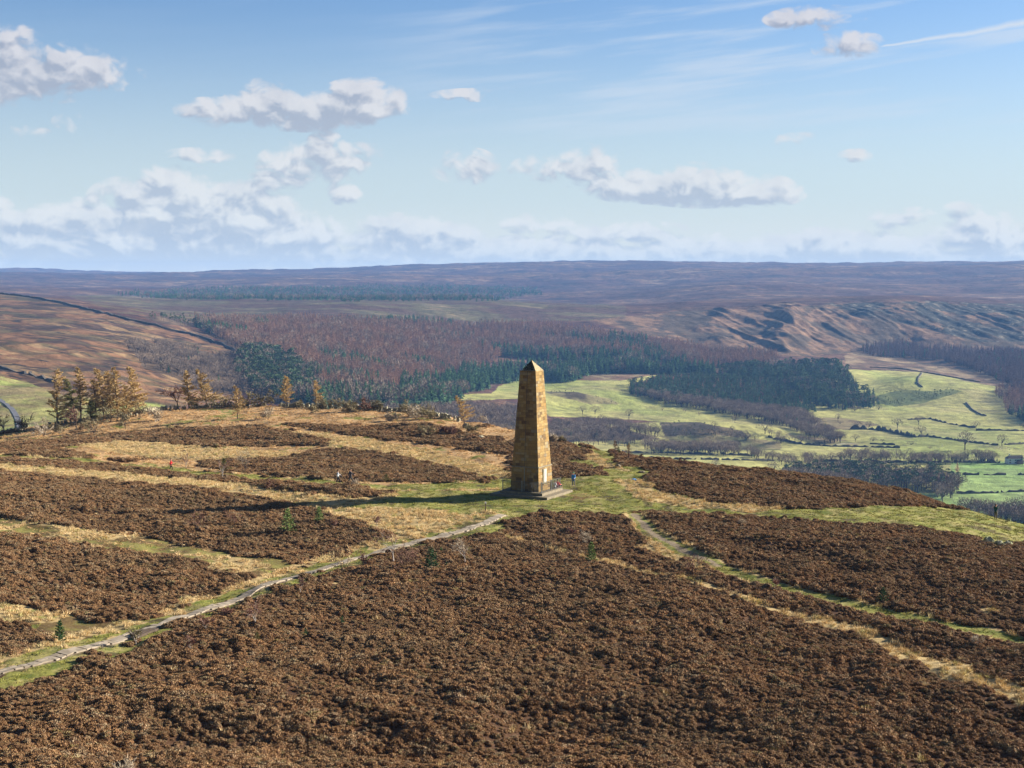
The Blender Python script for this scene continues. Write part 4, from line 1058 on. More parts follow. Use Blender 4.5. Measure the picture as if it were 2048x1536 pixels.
cap = MB(); h = 1.03; zc = ZP + 14.15
cap.add([(-h, -h, zc), (h, -h, zc), (h, h, zc), (-h, h, zc), (-.95, -.80, zc + .03), (.97, -.80, zc + .03), (0, 0, zc + 1.22)], [(0, 1, 5, 4), (1, 2, 6), (2, 3, 6), (3, 0, 4, 6), (4, 5, 6), (1, 6, 5)])
cap.obj('cap', simple('cap_stone', (.34, .27, .16), (.20, .17, .10), 4, bump=.5), mon)
# growth on the shaded side of the cap
iv = MB(); rnd = random.Random(5)
for i in range(260):
    u = rnd.uniform(-1, 1); v = rnd.random()
    x = u * .85 * (1 - v); y = -.80 * (1 - v) - .03; z = zc + .05 + 1.1 * v
    iv.blade((x, y, z), (rnd.gauss(0, .6), -.8, rnd.gauss(.2, .6)), .10, rnd.uniform(.08, .22), 0)
iv.obj('ivy', simple('dark_growth', (.03, .04, .022), (.05, .06, .035), 5), mon)
# plaque in a pale surround on the sunlit side (+X face)
pl = MB().box((1.842, -.22, ZP + 1.72), (.05, .86, 1.72)).obj('plaque_surround', M['lichen_stone'], mon)
MB().box((1.885, -.16, ZP + 1.78), (.04, .66, 1.52)).obj('plaque', M['plaque'], pl)
# lightning strip on the shaded side
MB().tube([(-.05, -1.89, ZP), (-.05, -1.80, ZP + 2.70)], .055, 5).obj('conductor_guard', M['metal'], mon)
MB().tube([(-.05, -1.79, ZP + 2.95), (-.05, -1.05, ZP + 14.1)], .022, 4).obj('conductor_strip', M['darkmetal'], mon)

# railings round the platform: one thing per side would not stand alone, so one enclosure with posts and panels
rail = empty('railing', (MON[0], MON[1], -0.42 + ZP), ROT)
tag(rail, 'low see-through metal railing round the foot of the obelisk', 'railing')
E = 2.55; H = 1.22
for k in range(4):
    c, s_ = round(math.cos(k * math.pi / 2)), round(math.sin(k * math.pi / 2))
    def T(x, y): return (x * c - y * s_, x * s_ + y * c)
    pn = MB()
    for zz in (.10, H - .04): a = T(-E, -E); e = T(E, -E); pn.tube([(a[0], a[1], zz), (e[0], e[1], zz)], .026, 4)
    n = 34
    for i in range(1, n):
        if i in (0, n // 2, n): continue
        q = T(-E + 2 * E * i / n, -E); pn.tube([(q[0], q[1], .04), (q[0], q[1], H)], .014, 3)
    pn.obj('bar_panel', M['darkmetal'], rail)
    for x in (-E, 0):
        q = T(x, -E); MB().tube([(q[0], q[1], 0), (q[0], q[1], H + .08)], .055, 6).obj('post', M['metal'], rail)

# ---------------------------------------------------------------- flagged path, slab by slab in one sheet of stone
def flag_path():
    b = MB(); r = random.Random(3); pts = [Vector(p) for p in _path]; dense = []
    for a, c in zip(pts[:-1], pts[1:]):
        n = max(1, int((c - a).length / .1))
        for i in range(n): dense.append(a.lerp(c, i / n))
    dense.append(pts[-1])
    # smooth
    for _ in range(60): dense = [dense[0]] + [(dense[i - 1] + dense[i] * 2 + dense[i + 1]) / 4 for i in range(1, len(dense) - 1)] + [dense[-1]]
    i = 0; drain = Vector(hit(288, 1268)[:2])
    while i < len(dense) - 12:
        L = r.randint(5, 9); c = dense[min(i + L // 2, len(dense) - 1)]; d = (dense[min(i + L, len(dense) - 1)] - dense[i]).normalized()
        nrm = Vector((-d.y, d.x)); i0 = i; i += L
        if (c - drain).length < .95: continue
        w = r.uniform(.38, .52); off = r.uniform(-.10, .10); rows = [(-w, w)] if r.random() < .6 else [(-w, r.uniform(-.15, .15)), None]
        if rows[-1] is None: rows = [rows[0], (rows[0][1] + .03, w)]
        for lo, hi in rows:
            p0 = dense[i0] + nrm * off; hl = L * .1 / 2 - .02
            V = []
            mid = c + nrm * off
            for (uu, vv) in ((-hl, lo), (hl, lo), (hl, hi), (-hl, hi)):
                q = mid + d * (uu + r.uniform(-.06, .06)) + nrm * (vv + r.uniform(-.07, .07)); V.append(q)
            zz = [gz(q.x, q.y) + .09 + r.uniform(-.012, .012) for q in V]
            b.add([(q.x, q.y, z) for q, z in zip(V, zz)] + [(q.x, q.y, z - .25) for q, z in zip(V, zz)], [(0, 1, 2, 3), (4, 5, 1, 0), (5, 6, 2, 1), (6, 7, 3, 2), (7, 4, 0, 3)])
    o = b.obj('path', M['flag']); o['kind'] = 'structure'; return drain
drain = flag_path()
dr = MB(); dz = gz(drain.x, drain.y)
rnd = random.Random(9)
for i in range(3): dr.box((-.3 + i * .3, 0, .10), (.20, 2.0 + .2 * i, .18), 0, .06 * i)
o = dr.obj('drain_edging', M['bark']); o.location = (drain.x, drain.y, dz); o.rotation_euler = (0, 0, -.5); tag(o, 'dark timber edged drain crossing the flagged path', 'drain')

# ---------------------------------------------------------------- waymark post
x, y, z = near_at(971, 1025)
wp = empty('waymark_post', (x, y, z)); tag(wp, 'short wooden waymark post with a white top beside the flagged path', 'post')
MB().box((0, 0, .48), (.13, .13, .96)).obj('post', M['wood'], wp); MB().box((0, 0, 1.05), (.17, .17, .18)).obj('cap', M['white'], wp)

# ---------------------------------------------------------------- boulders
def boulder(px, py, w, h, label, seed, mat=None):
    global rnd; rnd = random.Random(seed); x, y, z = near_at(px, py); b = MB()
    W = w * y / F; Hh = h * y / F
    b.ellipsoid((0, 0, Hh * .3), (W / 2, W * .4, Hh * .75), 11, 8, 0, .16); b.ellipsoid((W * .2, -W * .1, Hh * .2), (W * .33, W * .3, Hh * .6), 9, 6, 0, .2)
    o = b.obj('boulder', mat or M['boulder']); o.location = (x, y, z - .03); tag(o, label, 'boulder')
boulder(1976, 1090, 24, 17, 'large pale boulder at the grassy edge of the heather on the right', 1)
boulder(1999, 1095, 22, 14, 'mossy dark boulder just right of the large pale boulder', 2)
boulder(2016, 1094, 20, 13, 'rounded mossy boulder at the end of the grassy strip, before the dark hollow', 3)
boulder(2024, 1042, 8, 7, 'small upright rock on the skyline right of the person in green', 4)
boulder(1236, 934, 12, 6, 'flat pale rock on the grass edge above the blue rucksack', 5, M['stone'])
boulder(1283, 945, 14, 4, 'long low ledge of stone beside the heather, right of the blue rucksack', 6, M['stone'])
boulder(932, 856, 14, 10, 'dark square rock below the leaning larch on the crest', 7, M['stone'])
boulder(962, 878, 16, 7, 'broken pale rock in the bracken below the crest, left of the obelisk', 8, M['lichen_stone'])

# ---------------------------------------------------------------- dry stone wall along the crest
def rubble_wall(px, label, seed, h=.95):
    r = random.Random(seed); global rnd; rnd = r; b = MB()
    P = [near_at(*p) for p in px]; pts = [Vector((p[0], p[1])) for p in P]
    for a, c in zip(pts[:-1], pts[1:]):
        L = (c - a).length; n = max(1, int(L / .42)); d = (c - a) / n; ang = math.atan2(d.y, d.x)
        for i in range(n):
            q = a + d * (i + .5); z = gz(q.x, q.y); hh = h * (.55 + .5 * vnoise(np.array([q.x / 4.]), np.array([q.y / 4.]), seed)[0])
            zz = 0
            if r.random() < .18: continue
            while zz < hh:
                sz = r.uniform(.18, .34)
                b.box((q.x + r.uniform(-.08, .08), q.y + r.uniform(-.1, .1), z + zz + sz / 2 - .05), (r.uniform(.25, .5), r.uniform(.25, .5), sz), 0, ang + r.uniform(-.9, .9), r.uniform(.7, .95)); zz += sz * .9
    o = b.obj('dry_stone_wall', M['lichen_stone']); tag(o, label, 'wall')
rubble_wall([(555, 812), (600, 811), (640, 812), (700, 816), (760, 819), (820, 824), (850, 828), (890, 836), (920, 844)], 'tumbled dry stone wall along the crest right of the spiky golden larch', 1)
rubble_wall([(285, 826), (330, 819), (380, 817), (430, 815), (480, 814), (535, 812)], 'lichened dry stone wall along the crest below the pair of windblown larches', 2)
rubble_wall([(-60, 874), (0, 868), (30, 862), (56, 857)], 'pale dry stone wall at the left end of the crest', 3)
rubble_wall([(95, 851), (140, 846), (200, 840), (240, 834), (275, 829)], 'broken stone wall at the foot of the clump of golden larches', 4)

# ---------------------------------------------------------------- people
def skinmesh(name, verts, edges, rads, mat, parent, root=0, sub=1):
    me = bpy.data.meshes.new(name); me.from_pydata([tuple(v) for v in verts], edges, []); me.materials.append(mat)
    o = bpy.data.objects.new(name, me); col.objects.link(o); o.parent = parent
    bm = bmesh.new(); bm.from_mesh(me); sl = bm.verts.layers.skin.verify(); bm.verts.ensure_lookup_table()
    for i, rr in enumerate(rads):
        bm.verts[i][sl].radius = rr if hasattr(rr, '__len__') else (rr, rr); bm.verts[i][sl].use_root = (i == root)
    bm.to_mesh(me); bm.free()
    md = o.modifiers.new('skin', 'SKIN'); md.use_smooth_shade = True
    sb = o.modifiers.new('sub', 'SUBSURF'); sb.levels = sub; sb.render_levels = sub
    return o
def person(label, loc, rz, jacket, trousers, hair, h=1.74, stride=.0, arms=((0, 0), (0, 0)), bag=None, sit=False, long_coat=False, up=False):
    """stride: fore-aft foot spread in m; arms: (forward swing, elbow bend) in radians for left and right"""
    k = h / 1.74; root = empty('person', loc, rz); root.scale = (k, k, k)
    V, Ed, Rd = [], [], []
    def add(p, r, par=None):
        V.append(Vector(p)); Rd.append(r); i = len(V) - 1
        if par is not None: Ed.append((par, i))
        return i
    hz = .92 if not sit else .16
    pel = add((0, 0, hz), (.13, .10)); wa = add((0, 0, hz + .17), (.12, .09), pel); ch = add((0, .01, hz + .38), (.15, .105), wa); nb = add((0, .0, hz + .53), (.065, .065), ch)
    nk = add((0, .015, hz + .60), (.052, .055), nb); hd = add((0, .03, hz + .68), (.072, .088), nk); hd2 = add((0, .02, hz + .76), (.07, .085), hd)
    jaw = add((0, .095, hz + .665), (.030, .025), hd); nose = add((0, .125, hz + .705), (.014, .014), hd)
    for sx in (-1, 1): add((sx * .088, .02, hz + .70), (.014, .022), hd)
    legs = []
    for li, sx in enumerate((-1, 1)):
        hp = add((sx * .085, 0, hz - .05), (.088, .088), pel)
        if sit:
            kn = add((sx * .15, .40, hz + .24), (.062, .062), hp); an = add((sx * .13, .62, .08), (.045, .045), kn); ft = add((sx * .14, .76, .04), (.042, .034), an)
        else:
            f = stride * (.5 if sx > 0 else -.5)
            kn = add((sx * .09, f * .45 + .04 + abs(f) * .12, .49), (.064, .064), hp); an = add((sx * .09, f, .085 + (0 if sx > 0 else min(.10, stride * .12))), (.045, .045), kn)
            ft = add((sx * .10, f + .14, .038 + (0 if sx > 0 else 0)), (.042, .034), an)
        legs.append((hp, kn, an, ft))
    armi = []
    for ai, sx in enumerate((-1, 1)):
        sw, eb = arms[ai]; sh = add((sx * .19, 0, hz + .475), (.062, .062), ch)
        if up:
            el = add((sx * .27, .20, hz + .40), (.045, .045), sh); wr = add((sx * .08, .22, hz + .67), (.030, .030), el); dirh = Vector((-sx * .5, -.2, .85))
        else:
            e = Vector((sx * .055, math.sin(sw), -math.cos(sw))).normalized() * .29; el = add(V[sh] + e, (.045, .045), sh)
            f2 = Vector((sx * .02, math.sin(sw + eb), -math.cos(sw + eb))).normalized() * .25; wr = add(V[el] + f2, (.030, .030), el); dirh = f2.normalized()
        pm = add(V[wr] + dirh * .06, (.036, .018), wr)
        side = dirh.cross(Vector((1, 0, 0))).normalized()
        for fi in range(4):
            o_ = side * (fi - 1.5) * .020; L = (.070, .082, .076, .058)[fi]
            f1 = add(V[pm] + dirh * .045 + o_, (.009, .009), pm); f3 = add(V[f1] + dirh * L * .5 + Vector((-sx * .012, 0, 0)), (.0085, .0085), f1); add(V[f3] + dirh * L * .4 + Vector((-sx * .02, 0, 0)), (.007, .007), f3)
        th = add(V[wr] + dirh * .035 - side * .034, (.011, .011), wr); add(V[th] + dirh * .04 - side * .016, (.009, .009), th)
        armi.append((sh, el, wr))
    skinmesh('body', V, Ed, Rd, M['skin'], root)
    # jacket: torso and sleeves a little outside the body
    JV = [V[pel] + Vector((0, 0, -.06 if not long_coat else -.26)), V[pel], V[wa], V[ch], V[nb] + Vector((0, 0, .01))]; JR = [(.17, .13) if not long_coat else (.19, .15), (.165, .13), (.155, .125), (.18, .13), (.085, .085)]; JE = [(0, 1), (1, 2), (2, 3), (3, 4)]
    for sh, el, wr in armi:
        b0 = len(JV); JV += [V[sh], V[el], V[wr]]; JR += [(.082, .082), (.064, .064), (.048, .048)]; JE += [(3, b0), (b0, b0 + 1), (b0 + 1, b0 + 2)]
    skinmesh('jacket', JV, JE, JR, jacket, root, 1)
    TV = [V[pel] + Vector((0, 0, .02))]; TR = [(.145, .11)]; TE = []
    for hp, kn, an, ft in legs:
        b0 = len(TV); TV += [V[hp], V[kn], V[an]]; TR += [(.10, .10), (.077, .077), (.060, .060)]; TE += [(0, b0), (b0, b0 + 1), (b0 + 1, b0 + 2)]
    skinmesh('trousers', TV, TE, TR, trousers, root)
    for hp, kn, an, ft in legs:
        skinmesh('shoe', [V[an] + Vector((0, -.02, -.02)), V[ft]], [(0, 1)], [(.055, .055), (.05, .04)], M['black'], root)
    hb = MB(); hb.ellipsoid(V[hd2] + Vector((0, -.025, .015)), (.092, .105, .085), 12, 8); hb.obj('hair' if hair is M['hair'] or hair is M['black'] else 'hat', hair, root, True)
    eb_ = MB()
    for sx in (-1, 1): eb_.ellipsoid(V[hd] + Vector((sx * .03, .082, .022)), (.010, .007, .007), 6, 4)
    eb_.obj('eyes', M['black'], root)
    tag(root, label, 'person'); return root
def pl_at(px, py): x, y, z = near_at(px, py); return (x, y, z + .02)
FR = R
person('person in a red jacket and dark trousers walking along the grassy track among the heather', pl_at(342, 941), FR(-75), M['red'], M['black'], M['black'], 1.70, .45, ((.5, .4), (-.5, .3)))
person('person in a pale jacket and black trousers walking with a bag under one arm', pl_at(676, 967), FR(-80), M['whitej'], M['black'], M['hair'], 1.62, .55, ((.5, .9), (-.4, .3)))
person('tall person in an open navy jacket and grey shirt striding along the track', pl_at(701, 968.5), FR(-70), M['navy'], M['greytrouser'], M['hair'], 1.86, .75, ((-.5, .2), (.6, .7)))
person('person in a long bright blue coat and green hat right of the obelisk', pl_at(1147, 973), FR(160), M['blue'], M['bluegrey'], M['greencap'], 1.72, .25, ((.2, 1.2), (-.1, .5)), long_coat=True)
person('person in a dark green jacket at the hill edge with both hands raised', pl_at(1991, 1039.5), FR(-35), M['greent'], M['khaki'], M['hair'], 1.78, .05, up=True)
# two people sitting on the platform edge behind the railing (platform frame of the obelisk)
cr, sr = math.cos(ROT), math.sin(ROT)
def plat(x, y, z): return (MON[0] + x * cr - y * sr, MON[1] + x * sr + y * cr, -0.42 + z)
person('person in a pale top sitting behind the railing at the right of the obelisk', plat(2.20, 1.75, ZP + .02), ROT + R(15), M['whitej'], M['greytrouser'], M['hair'], 1.62, 0, ((.5, .9), (.5, .9)), sit=True)
person('person in a dark red jacket sitting behind the railing right of the obelisk', plat(2.28, 2.36, ZP + .02), ROT + R(-20), M['red'], M['navy'], M['black'], 1.75, 0, ((.5, .9), (.5, .9)), sit=True)
# bag carried by the walker
x, y, z = pl_at(676, 967)
bg = MB(); rnd = random.Random(4); bg.ellipsoid((0, 0, 0), (.11, .20, .17), 10, 7, 0, .05); bg.tube([(0, -.12, .12), (0, -.05, .32), (0, .05, .32), (0, .12, .12)], .015, 5)
o = bg.obj('shoulder_bag', M['black'], smooth=True); o.location = (x + .42, y - .12, z + .88); tag(o, 'black bag held by the person in the pale jacket', 'bag')
x, y, z = pl_at(1267, 962)
root = empty('rucksack', (x, y, z), .3); tag(root, 'bright blue rucksack lying on the grass at the edge of the heather', 'rucksack')
rnd = random.Random(8); b = MB(); b.ellipsoid((0, 0, .14), (.34, .20, .17), 12, 8, 0, .07); b.ellipsoid((.20, -.04, .13), (.18, .18, .14), 10, 6, 0, .08); b.obj('sack', M['blue'], root, True)
b = MB(); b.tube([(-.3, -.08, .1), (-.1, -.23, .16), (.15, -.2, .2)], .02, 5); b.tube([(-.25, .08, .2), (0, .0, .33), (.25, .05, .22)], .02, 5); b.obj('strap', M['black'], root)

# ---------------------------------------------------------------- trees of the crest
def hp(px, py, h):
    x, y, z = near_at(px, py); return (x, y, z), h * y / F
LR = [(115, 852, 112, 3.4, .00, 'wide spreading larch with long drooping side branches at the left of the clump', .25),
 (162, 842, 106, 2.1, -.05, 'dark trunked larch just right of the yellow green pine in the clump', .1),
 (192, 840, 80, 1.8, -.06, 'short leafless larch between two taller ones in the middle of the clump', .1),
 (207, 838, 100, 2.3, -.12, 'tall larch with its top bent left, middle of the clump', .1),
 (222, 835, 92, 1.9, -.08, 'slender larch just left of the thick golden one in the clump', .1),
 (236, 838, 102, 2.6, -.09, 'thick golden larch with a split leaning top in the clump', .2),
 (253, 834, 62, 2.8, .0, 'low bushy golden larch under the taller ones at the right of the clump', .2),
 (272, 832, 98, 2.3, -.13, 'tall thin larch at the right end of the clump, top bent left', .15),
 (377, 815, 76, 1.9, -.06, 'left one of two windblown larches standing alone above the wall', .1),
 (412, 815, 76, 2.4, -.22, 'right one of two windblown larches above the wall, bent strongly left', .5),
 (475, 838, 66, 1.5, -.06, 'small dark larch in front of the wall, standing out on the bracken', .2),
 (573, 813, 62, 1.7, -.02, 'neat pointed orange larch on the crest', .05),
 (632, 813, 54, 1.3, -.05, 'narrow lopsided larch right of the neat pointed one on the crest', .4),
 (929, 851, 58, 1.8, -.30, 'leaning sparse larch at the right end of the crest wall', .5)]
for i, (px, py, hh, w, bend, lb, wd) in enumerate(LR):
    loc, h = hp(px, py, hh); near_larch(200 + i, h, w, lb, loc, bend, wd, group='larches along the crest', start=.10 if w > 2.5 else .18)
loc, h = hp(152, 850, 92); near_larch(230, h, 2.6, 'yellow green scots pine leaning left in the clump of golden larches', loc, -.22, .1, M['scotspine'], 'scots_pine', pine=True, start=.30)
loc, h = hp(182, 845, 42); near_larch(231, h, 1.6, 'low green pine under the leaning scots pine', loc, .0, .1, M['scotspine'], 'scots_pine', pine=True, start=.2)
BU = [(8, 868, 42, .9, 'thorn', 'leafless reddish tree at the left edge of the crest', True), (50, 864, 36, 1.2, 'bark', 'dark twiggy shrub by the pale wall at left', False),
 (88, 872, 32, 1.0, 'pale_twig', 'grey leaning shrub in front of the wide larch', False), (120, 868, 26, .9, 'thorn', 'low thorn bush at the foot of the wide larch', False),
 (153, 862, 45, .7, 'birch_twig', 'thin bare birch sapling below the clump of larches', True), (188, 866, 46, 1.25, 'thorn', 'broad fan shaped thorn bush in front of the clump of larches', False),
 (220, 845, 40, 1.1, 'thorn', 'thorn bush filling the foot of the clump of larches', False), (251, 858, 30, 1.0, 'thorn', 'small round thorn tree on a short trunk right of the broad bush', True),
 (278, 838, 36, 1.2, 'thorn', 'greenish thorn bush at the right end of the clump of larches', False), (318, 842, 34, .9, 'pale_twig', 'pale thin shrub between the clump and the pair of larches', False),
 (355, 818, 56, 1.1, 'birch_twig', 'reddish bare tree left of the pair of windblown larches', True), (395, 816, 30, 1.2, 'thorn', 'thorn bush between the pair of windblown larches', False),
 (435, 815, 28, 1.3, 'thorn', 'thorn bush just right of the pair of windblown larches', False), (455, 815, 26, 1.2, 'thorn', 'thorn bush behind the small dark larch', False),
 (497, 813, 34, 1.1, 'thorn', 'rounded thorn bush between the small dark larch and the pointed orange one', False), (520, 813, 26, 1.2, 'thorn', 'thorn bush next left of the two small bushes by the pointed orange larch', False),
 (540, 812, 30, 1.2, 'thorn', 'thorn bush against the left side of the pointed orange larch', False), (600, 812, 16, 1.0, 'thorn', 'tiny thorn bush between the pointed larch and the narrow larch', False),
 (650, 813, 20, 1.3, 'thorn', 'thorn bush at the right foot of the narrow lopsided larch', False), (672, 814, 26, 1.3, 'thorn', 'thorn bush on the wall, second right of the narrow larch', False),
 (700, 822, 28, 1.2, 'thorn', 'thorn bush before the wall, third right of the narrow larch', False), (708, 824, 24, 1.2, 'thorn', 'thorn bush touching its left neighbour on the wall', False),
 (732, 822, 24, 1.1, 'birch_twig', 'rusty brown shrub growing through the wall', False), (752, 818, 24, 1.1, 'thorn', 'twiggy shrub behind the wall right of the rusty shrub', False),
 (762, 818, 18, .9, 'thorn', 'small shrub behind the middle of the crest wall', False), (785, 842, 18, 1.0, 'pale_twig', 'small pale bush in the bracken below the crest wall', False),
 (818, 833, 34, 1.0, 'thorn', 'tall leaning thorn bush on the crest wall', False), (832, 838, 28, .8, 'pale_twig', 'greyish bush leaning beside the tall thorn', False),
 (850, 832, 26, 1.4, 'thorn', 'dense thorn bush right of the tall leaning thorn', False), (868, 838, 24, 1.2, 'thorn', 'thorn bush at the end of the dense row on the crest', False),
 (858, 872, 26, 1.0, 'thorn', 'round grey green bush standing in the heather below the crest', False), (890, 868, 16, 1.0, 'birch_twig', 'low reddish scrub in the heather below the leaning larch', False),
 (908, 870, 16, .9, 'birch_twig', 'sparse low scrub beneath the leaning larch', False), (536, 838, 20, .9, 'pale_twig', 'small grey thorn on the bracken below the pointed orange larch', False), (632, 826, 16, .8, 'thorn', 'tiny thorn below the narrow lopsided larch', False),
 (945, 864, 16, 1.2, 'thorn', 'scrub on the slope below the windswept bare tree', False), (1108, 886, 18, .8, 'pale_twig', 'sparse twiggy scrub on the skyline just right of the obelisk', False), (1124, 885, 12, .8, 'thorn', 'low scrub on the skyline right of the obelisk', False)]
for i, (px, py, hh, w, mk, lb, tr) in enumerate(BU):
    loc, h = hp(px, py, hh)
    bush('thorn_bush' if mk in ('thorn', 'bark') else 'leafless_shrub', 300 + i, h, w, M[mk], lb, 'tree' if tr else 'bush', loc, (-.18, 0, 0), 6, tr, (.085, .6), 12, group='bushes along the crest')
loc, h = hp(979, 853, 38)
bush('bare_tree', 350, h, .9, M['pale_twig'], 'windswept bare tree with a forked pale trunk on the slope left of the obelisk', 'tree', loc, (-.7, 0, 0), 5, True, (.04, .4), 8, M['birch_bark'])
# saplings on the right skyline
for i, (px, py, hh, lb) in enumerate([(1230, 912, 30, 'thin bare larch sapling on the skyline left of the little green spruce'), (1257, 919, 32, 'thin bare larch sapling on the skyline right of the little green spruce'),
        (1283, 922, 14, 'small straw coloured larch sapling on the right skyline'), (1360, 930, 14, 'left one of two tiny larch saplings on the heather skyline'), (1369, 931, 14, 'right one of two tiny larch saplings on the heather skyline')]):
    loc, h = hp(px, py, hh); near_larch(360 + i, h, .55, lb, loc, .0, .0, M['birch_twig'], 'larch_sapling', 'sapling', 'larch saplings on the skyline')
# young spruces
SP = [(575, 1065, 48, .36, 'largest young spruce, bushy and upright in the heather left of the flagged path', 'sapling'), (638, 1045, 32, .36, 'bushy young spruce half hidden in heather at the edge of the obelisk shadow', 'sapling'),
 (862, 1139, 44, .42, 'dark round topped young spruce below the flagged path', 'spruce'), (882, 1104, 11, .42, 'tiny spruce above right of the dark round topped one', 'spruce'), (893, 1135, 12, .42, 'tiny spruce touching the dark round topped one on its right', 'spruce'),
 (684, 1247, 15, .42, 'tiny blue green spruce alone in the foreground heather', 'spruce'), (611, 1270, 14, .42, 'low spruce seedling between two others in the foreground heather', 'spruce'),
 (514, 1283, 19, .45, 'bright yellow green seedling in the foreground heather', 'scotspine'), (825, 1309, 13, .42, 'yellow green seedling in the middle foreground heather', 'scotspine'),
 (1182, 1124, 40, .30, 'slim young spruce with a dead grey bush behind it', 'sapling'), (1766, 1204, 30, .42, 'young spruce beside the right hand trail', 'spruce'), (120, 1284, 44, .30, 'thin young spruce with an open crown left of the flagged path', 'spruce'),
 (448, 944, 28, .36, 'bright green young pine beside a small birch on the track', 'scotspine'), (772, 964, 16, .55, 'round gorse like pine beside the track near the two walkers', 'scotspine'), (1237, 908, 14, .4, 'little green spruce on the right skyline', 'spruce'),
 (1920, 1142, 7, .5, 'tiny green seedling in the heather below the right hand lawn', 'sapling'), (1744, 1312, 10, .5, 'tiny green seedling in the heather between the straw strip and the bottom edge', 'sapling')]
for i, (px, py, hh, w, lb, mk) in enumerate(SP):
    loc, h = hp(px, py, hh); near_spruce(400 + i, h, h * w, lb, (loc[0], loc[1], loc[2] + .02), 'young spruces in the heather', M[mk])
# birch saplings and shrubs in the heather: px, py, height px, width, twigs, wind, label, trunk
BS = [(787, 1122, 66, .45, 'birch_twig', -.25, 'tall thin birch leaning left over the flagged path', 1), (806, 1141, 46, .8, 'birch_twig', 0, 'reddish birch scrub under the leaning birch', 0), (822, 1134, 46, .7, 'birch_twig', 0, 'reddish birch scrub between the leaning birch and the dark spruce', 0),
 (930, 1128, 56, .35, 'pale_twig', -.15, 'slender white stemmed birch right of the dark round spruce', 1), (601, 1188, 36, .5, 'birch_twig', 0, 'small bushy birch just below the flagged path', 1), (511, 1254, 54, .35, 'birch_twig', -.1, 'slender white stemmed birch in the left foreground heather', 1),
 (688, 1140, 50, .8, 'straw', 0, 'tan many stemmed shrub on the far verge of the path', 0), (728, 1130, 26, .5, 'birch_twig', 0, 'low birch scrub right of the tan shrub', 0), (454, 1232, 20, .6, 'birch_twig', 0, 'small birch scrub at the path edge in the left foreground', 0), (411, 1263, 32, .7, 'birch_twig', 0, 'rounded reddish birch below the path left of the slender white one', 1),
 (398, 1063, 46, .55, 'birch_twig', 0, 'reddish birch standing at the end of the obelisk shadow', 0), (466, 1051, 28, .7, 'birch_twig', 0, 'low grey birch crossing the obelisk shadow', 0), (445, 957, 38, .6, 'birch_twig', .1, 'small birch with a green young pine behind it', 1),
 (493, 940, 44, .6, 'pale_twig', -.3, 'pale many stemmed birch above the track left of the walkers', 0), (372, 936, 28, .3, 'birch_twig', 0, 'thin birch right of the person in red', 1), (272, 1290, 34, .9, 'thorn', 0, 'spreading bare bush on the verge beside the drain', 1),
 (381, 1303, 30, .5, 'birch_twig', 0, 'small birch in the heather right of the drain', 1), (1382, 1148, 46, .7, 'birch_twig', 0, 'reddish birch beside the right hand trail', 0), (1183, 1088, 32, .55, 'pale_twig', -.4, 'dead grey bush leaning left behind the slim young spruce', 0),
 (1550, 1182, 24, .5, 'birch_twig', 0, 'small birch halfway down the right hand trail', 1), (712, 972, 14, .7, 'pale_twig', 0, 'cluster of pale bare stems in front of the tall walker', 0), (754, 1055, 22, .3, 'birch_twig', 0, 'thin birch in the heather left of the waymark post', 1),
 (243, 1556, 34, 1.3, 'pale_twig', 0, 'pale twiggy shrub cut off by the bottom edge', 0), (1955, 1290, 20, .6, 'pale_twig', 0, 'faint grey birch between the two right hand tracks', 1), (668, 1058, 18, .3, 'birch_twig', 0, 'thin birch stem just below the obelisk shadow', 1),
 (540, 978, 16, .5, 'birch_twig', 0, 'low brown scrub in the heather before the walkers', 0), (1142, 1072, 16, .4, 'birch_twig', 0, 'grey scrub in the heather above the dead bush', 0), (1484, 1052, 14, .4, 'pale_twig', 0, 'tiny pale birch in the heather below the right hand lawn', 0)]
for i, (px, py, hh, w, mk, wd, lb, tr) in enumerate(BS):
    loc, h = hp(px, py, hh)
    bush('birch_sapling' if mk != 'straw' else 'tan_shrub', 450 + i, h, w, M[mk], lb, 'sapling' if mk != 'straw' else 'bush', loc, (wd, 0, 0), 4 if tr else 5, bool(tr), (.028, .30), 9, M['birch_bark'] if tr else None, 'birch saplings in the heather', 2, .38)

# ---------------------------------------------------------------- valley: hedges, walls, trees, buildings, sheep, road
def strip_along(name, pts, w, h, mat, label, cat, seed=1, rough=.35, step=4.0, dome=True, gap=0.0, kind=None, group=None):
    r = random.Random(seed); W = [Vector(p) for p in world_line(pts, 420, n=3)]; b = MB(); dense = []
    for a, c in zip(W[:-1], W[1:]):
        n = max(1, int((c - a).length / step))
        for i in range(n): dense.append(a.lerp(c, i / n))
    dense.append(W[-1]); prof = [(-.5, 0), (-.42, .75), (-.1, 1.0), (.2, .95), (.45, .7), (.5, 0)] if dome else [(-.5, 0), (-.5, 1), (.5, 1), (.5, 0)]
    prev = None; D = np.array([(p.x, p.y) for p in dense]); Z = ground_z(D[:, 0], D[:, 1]); V = []; Fc = []
    for i, p in enumerate(dense):
        d = (dense[min(i + 1, len(dense) - 1)] - dense[max(i - 1, 0)]); d = d.normalized() if d.length > 0 else Vector((1, 0)); nr = Vector((-d.y, d.x))
        hh = h * r.uniform(1 - rough, 1 + rough)
        if gap and r.random() < gap: hh = h * .15
        for u, v in prof: q = p + nr * u * w * r.uniform(1 - rough * .4, 1 + rough * .4); V.append((q.x, q.y, Z[i] - .25 + (v * hh + .25 if v else 0)))
    n = len(prof)
    for i in range(len(dense) - 1):
        for j in range(n - 1): Fc.append((i * n + j, i * n + j + 1, (i + 1) * n + j + 1, (i + 1) * n + j))
    b.add(V, Fc); o = b.obj(name, mat); tag(o, label, cat, group, kind); return o
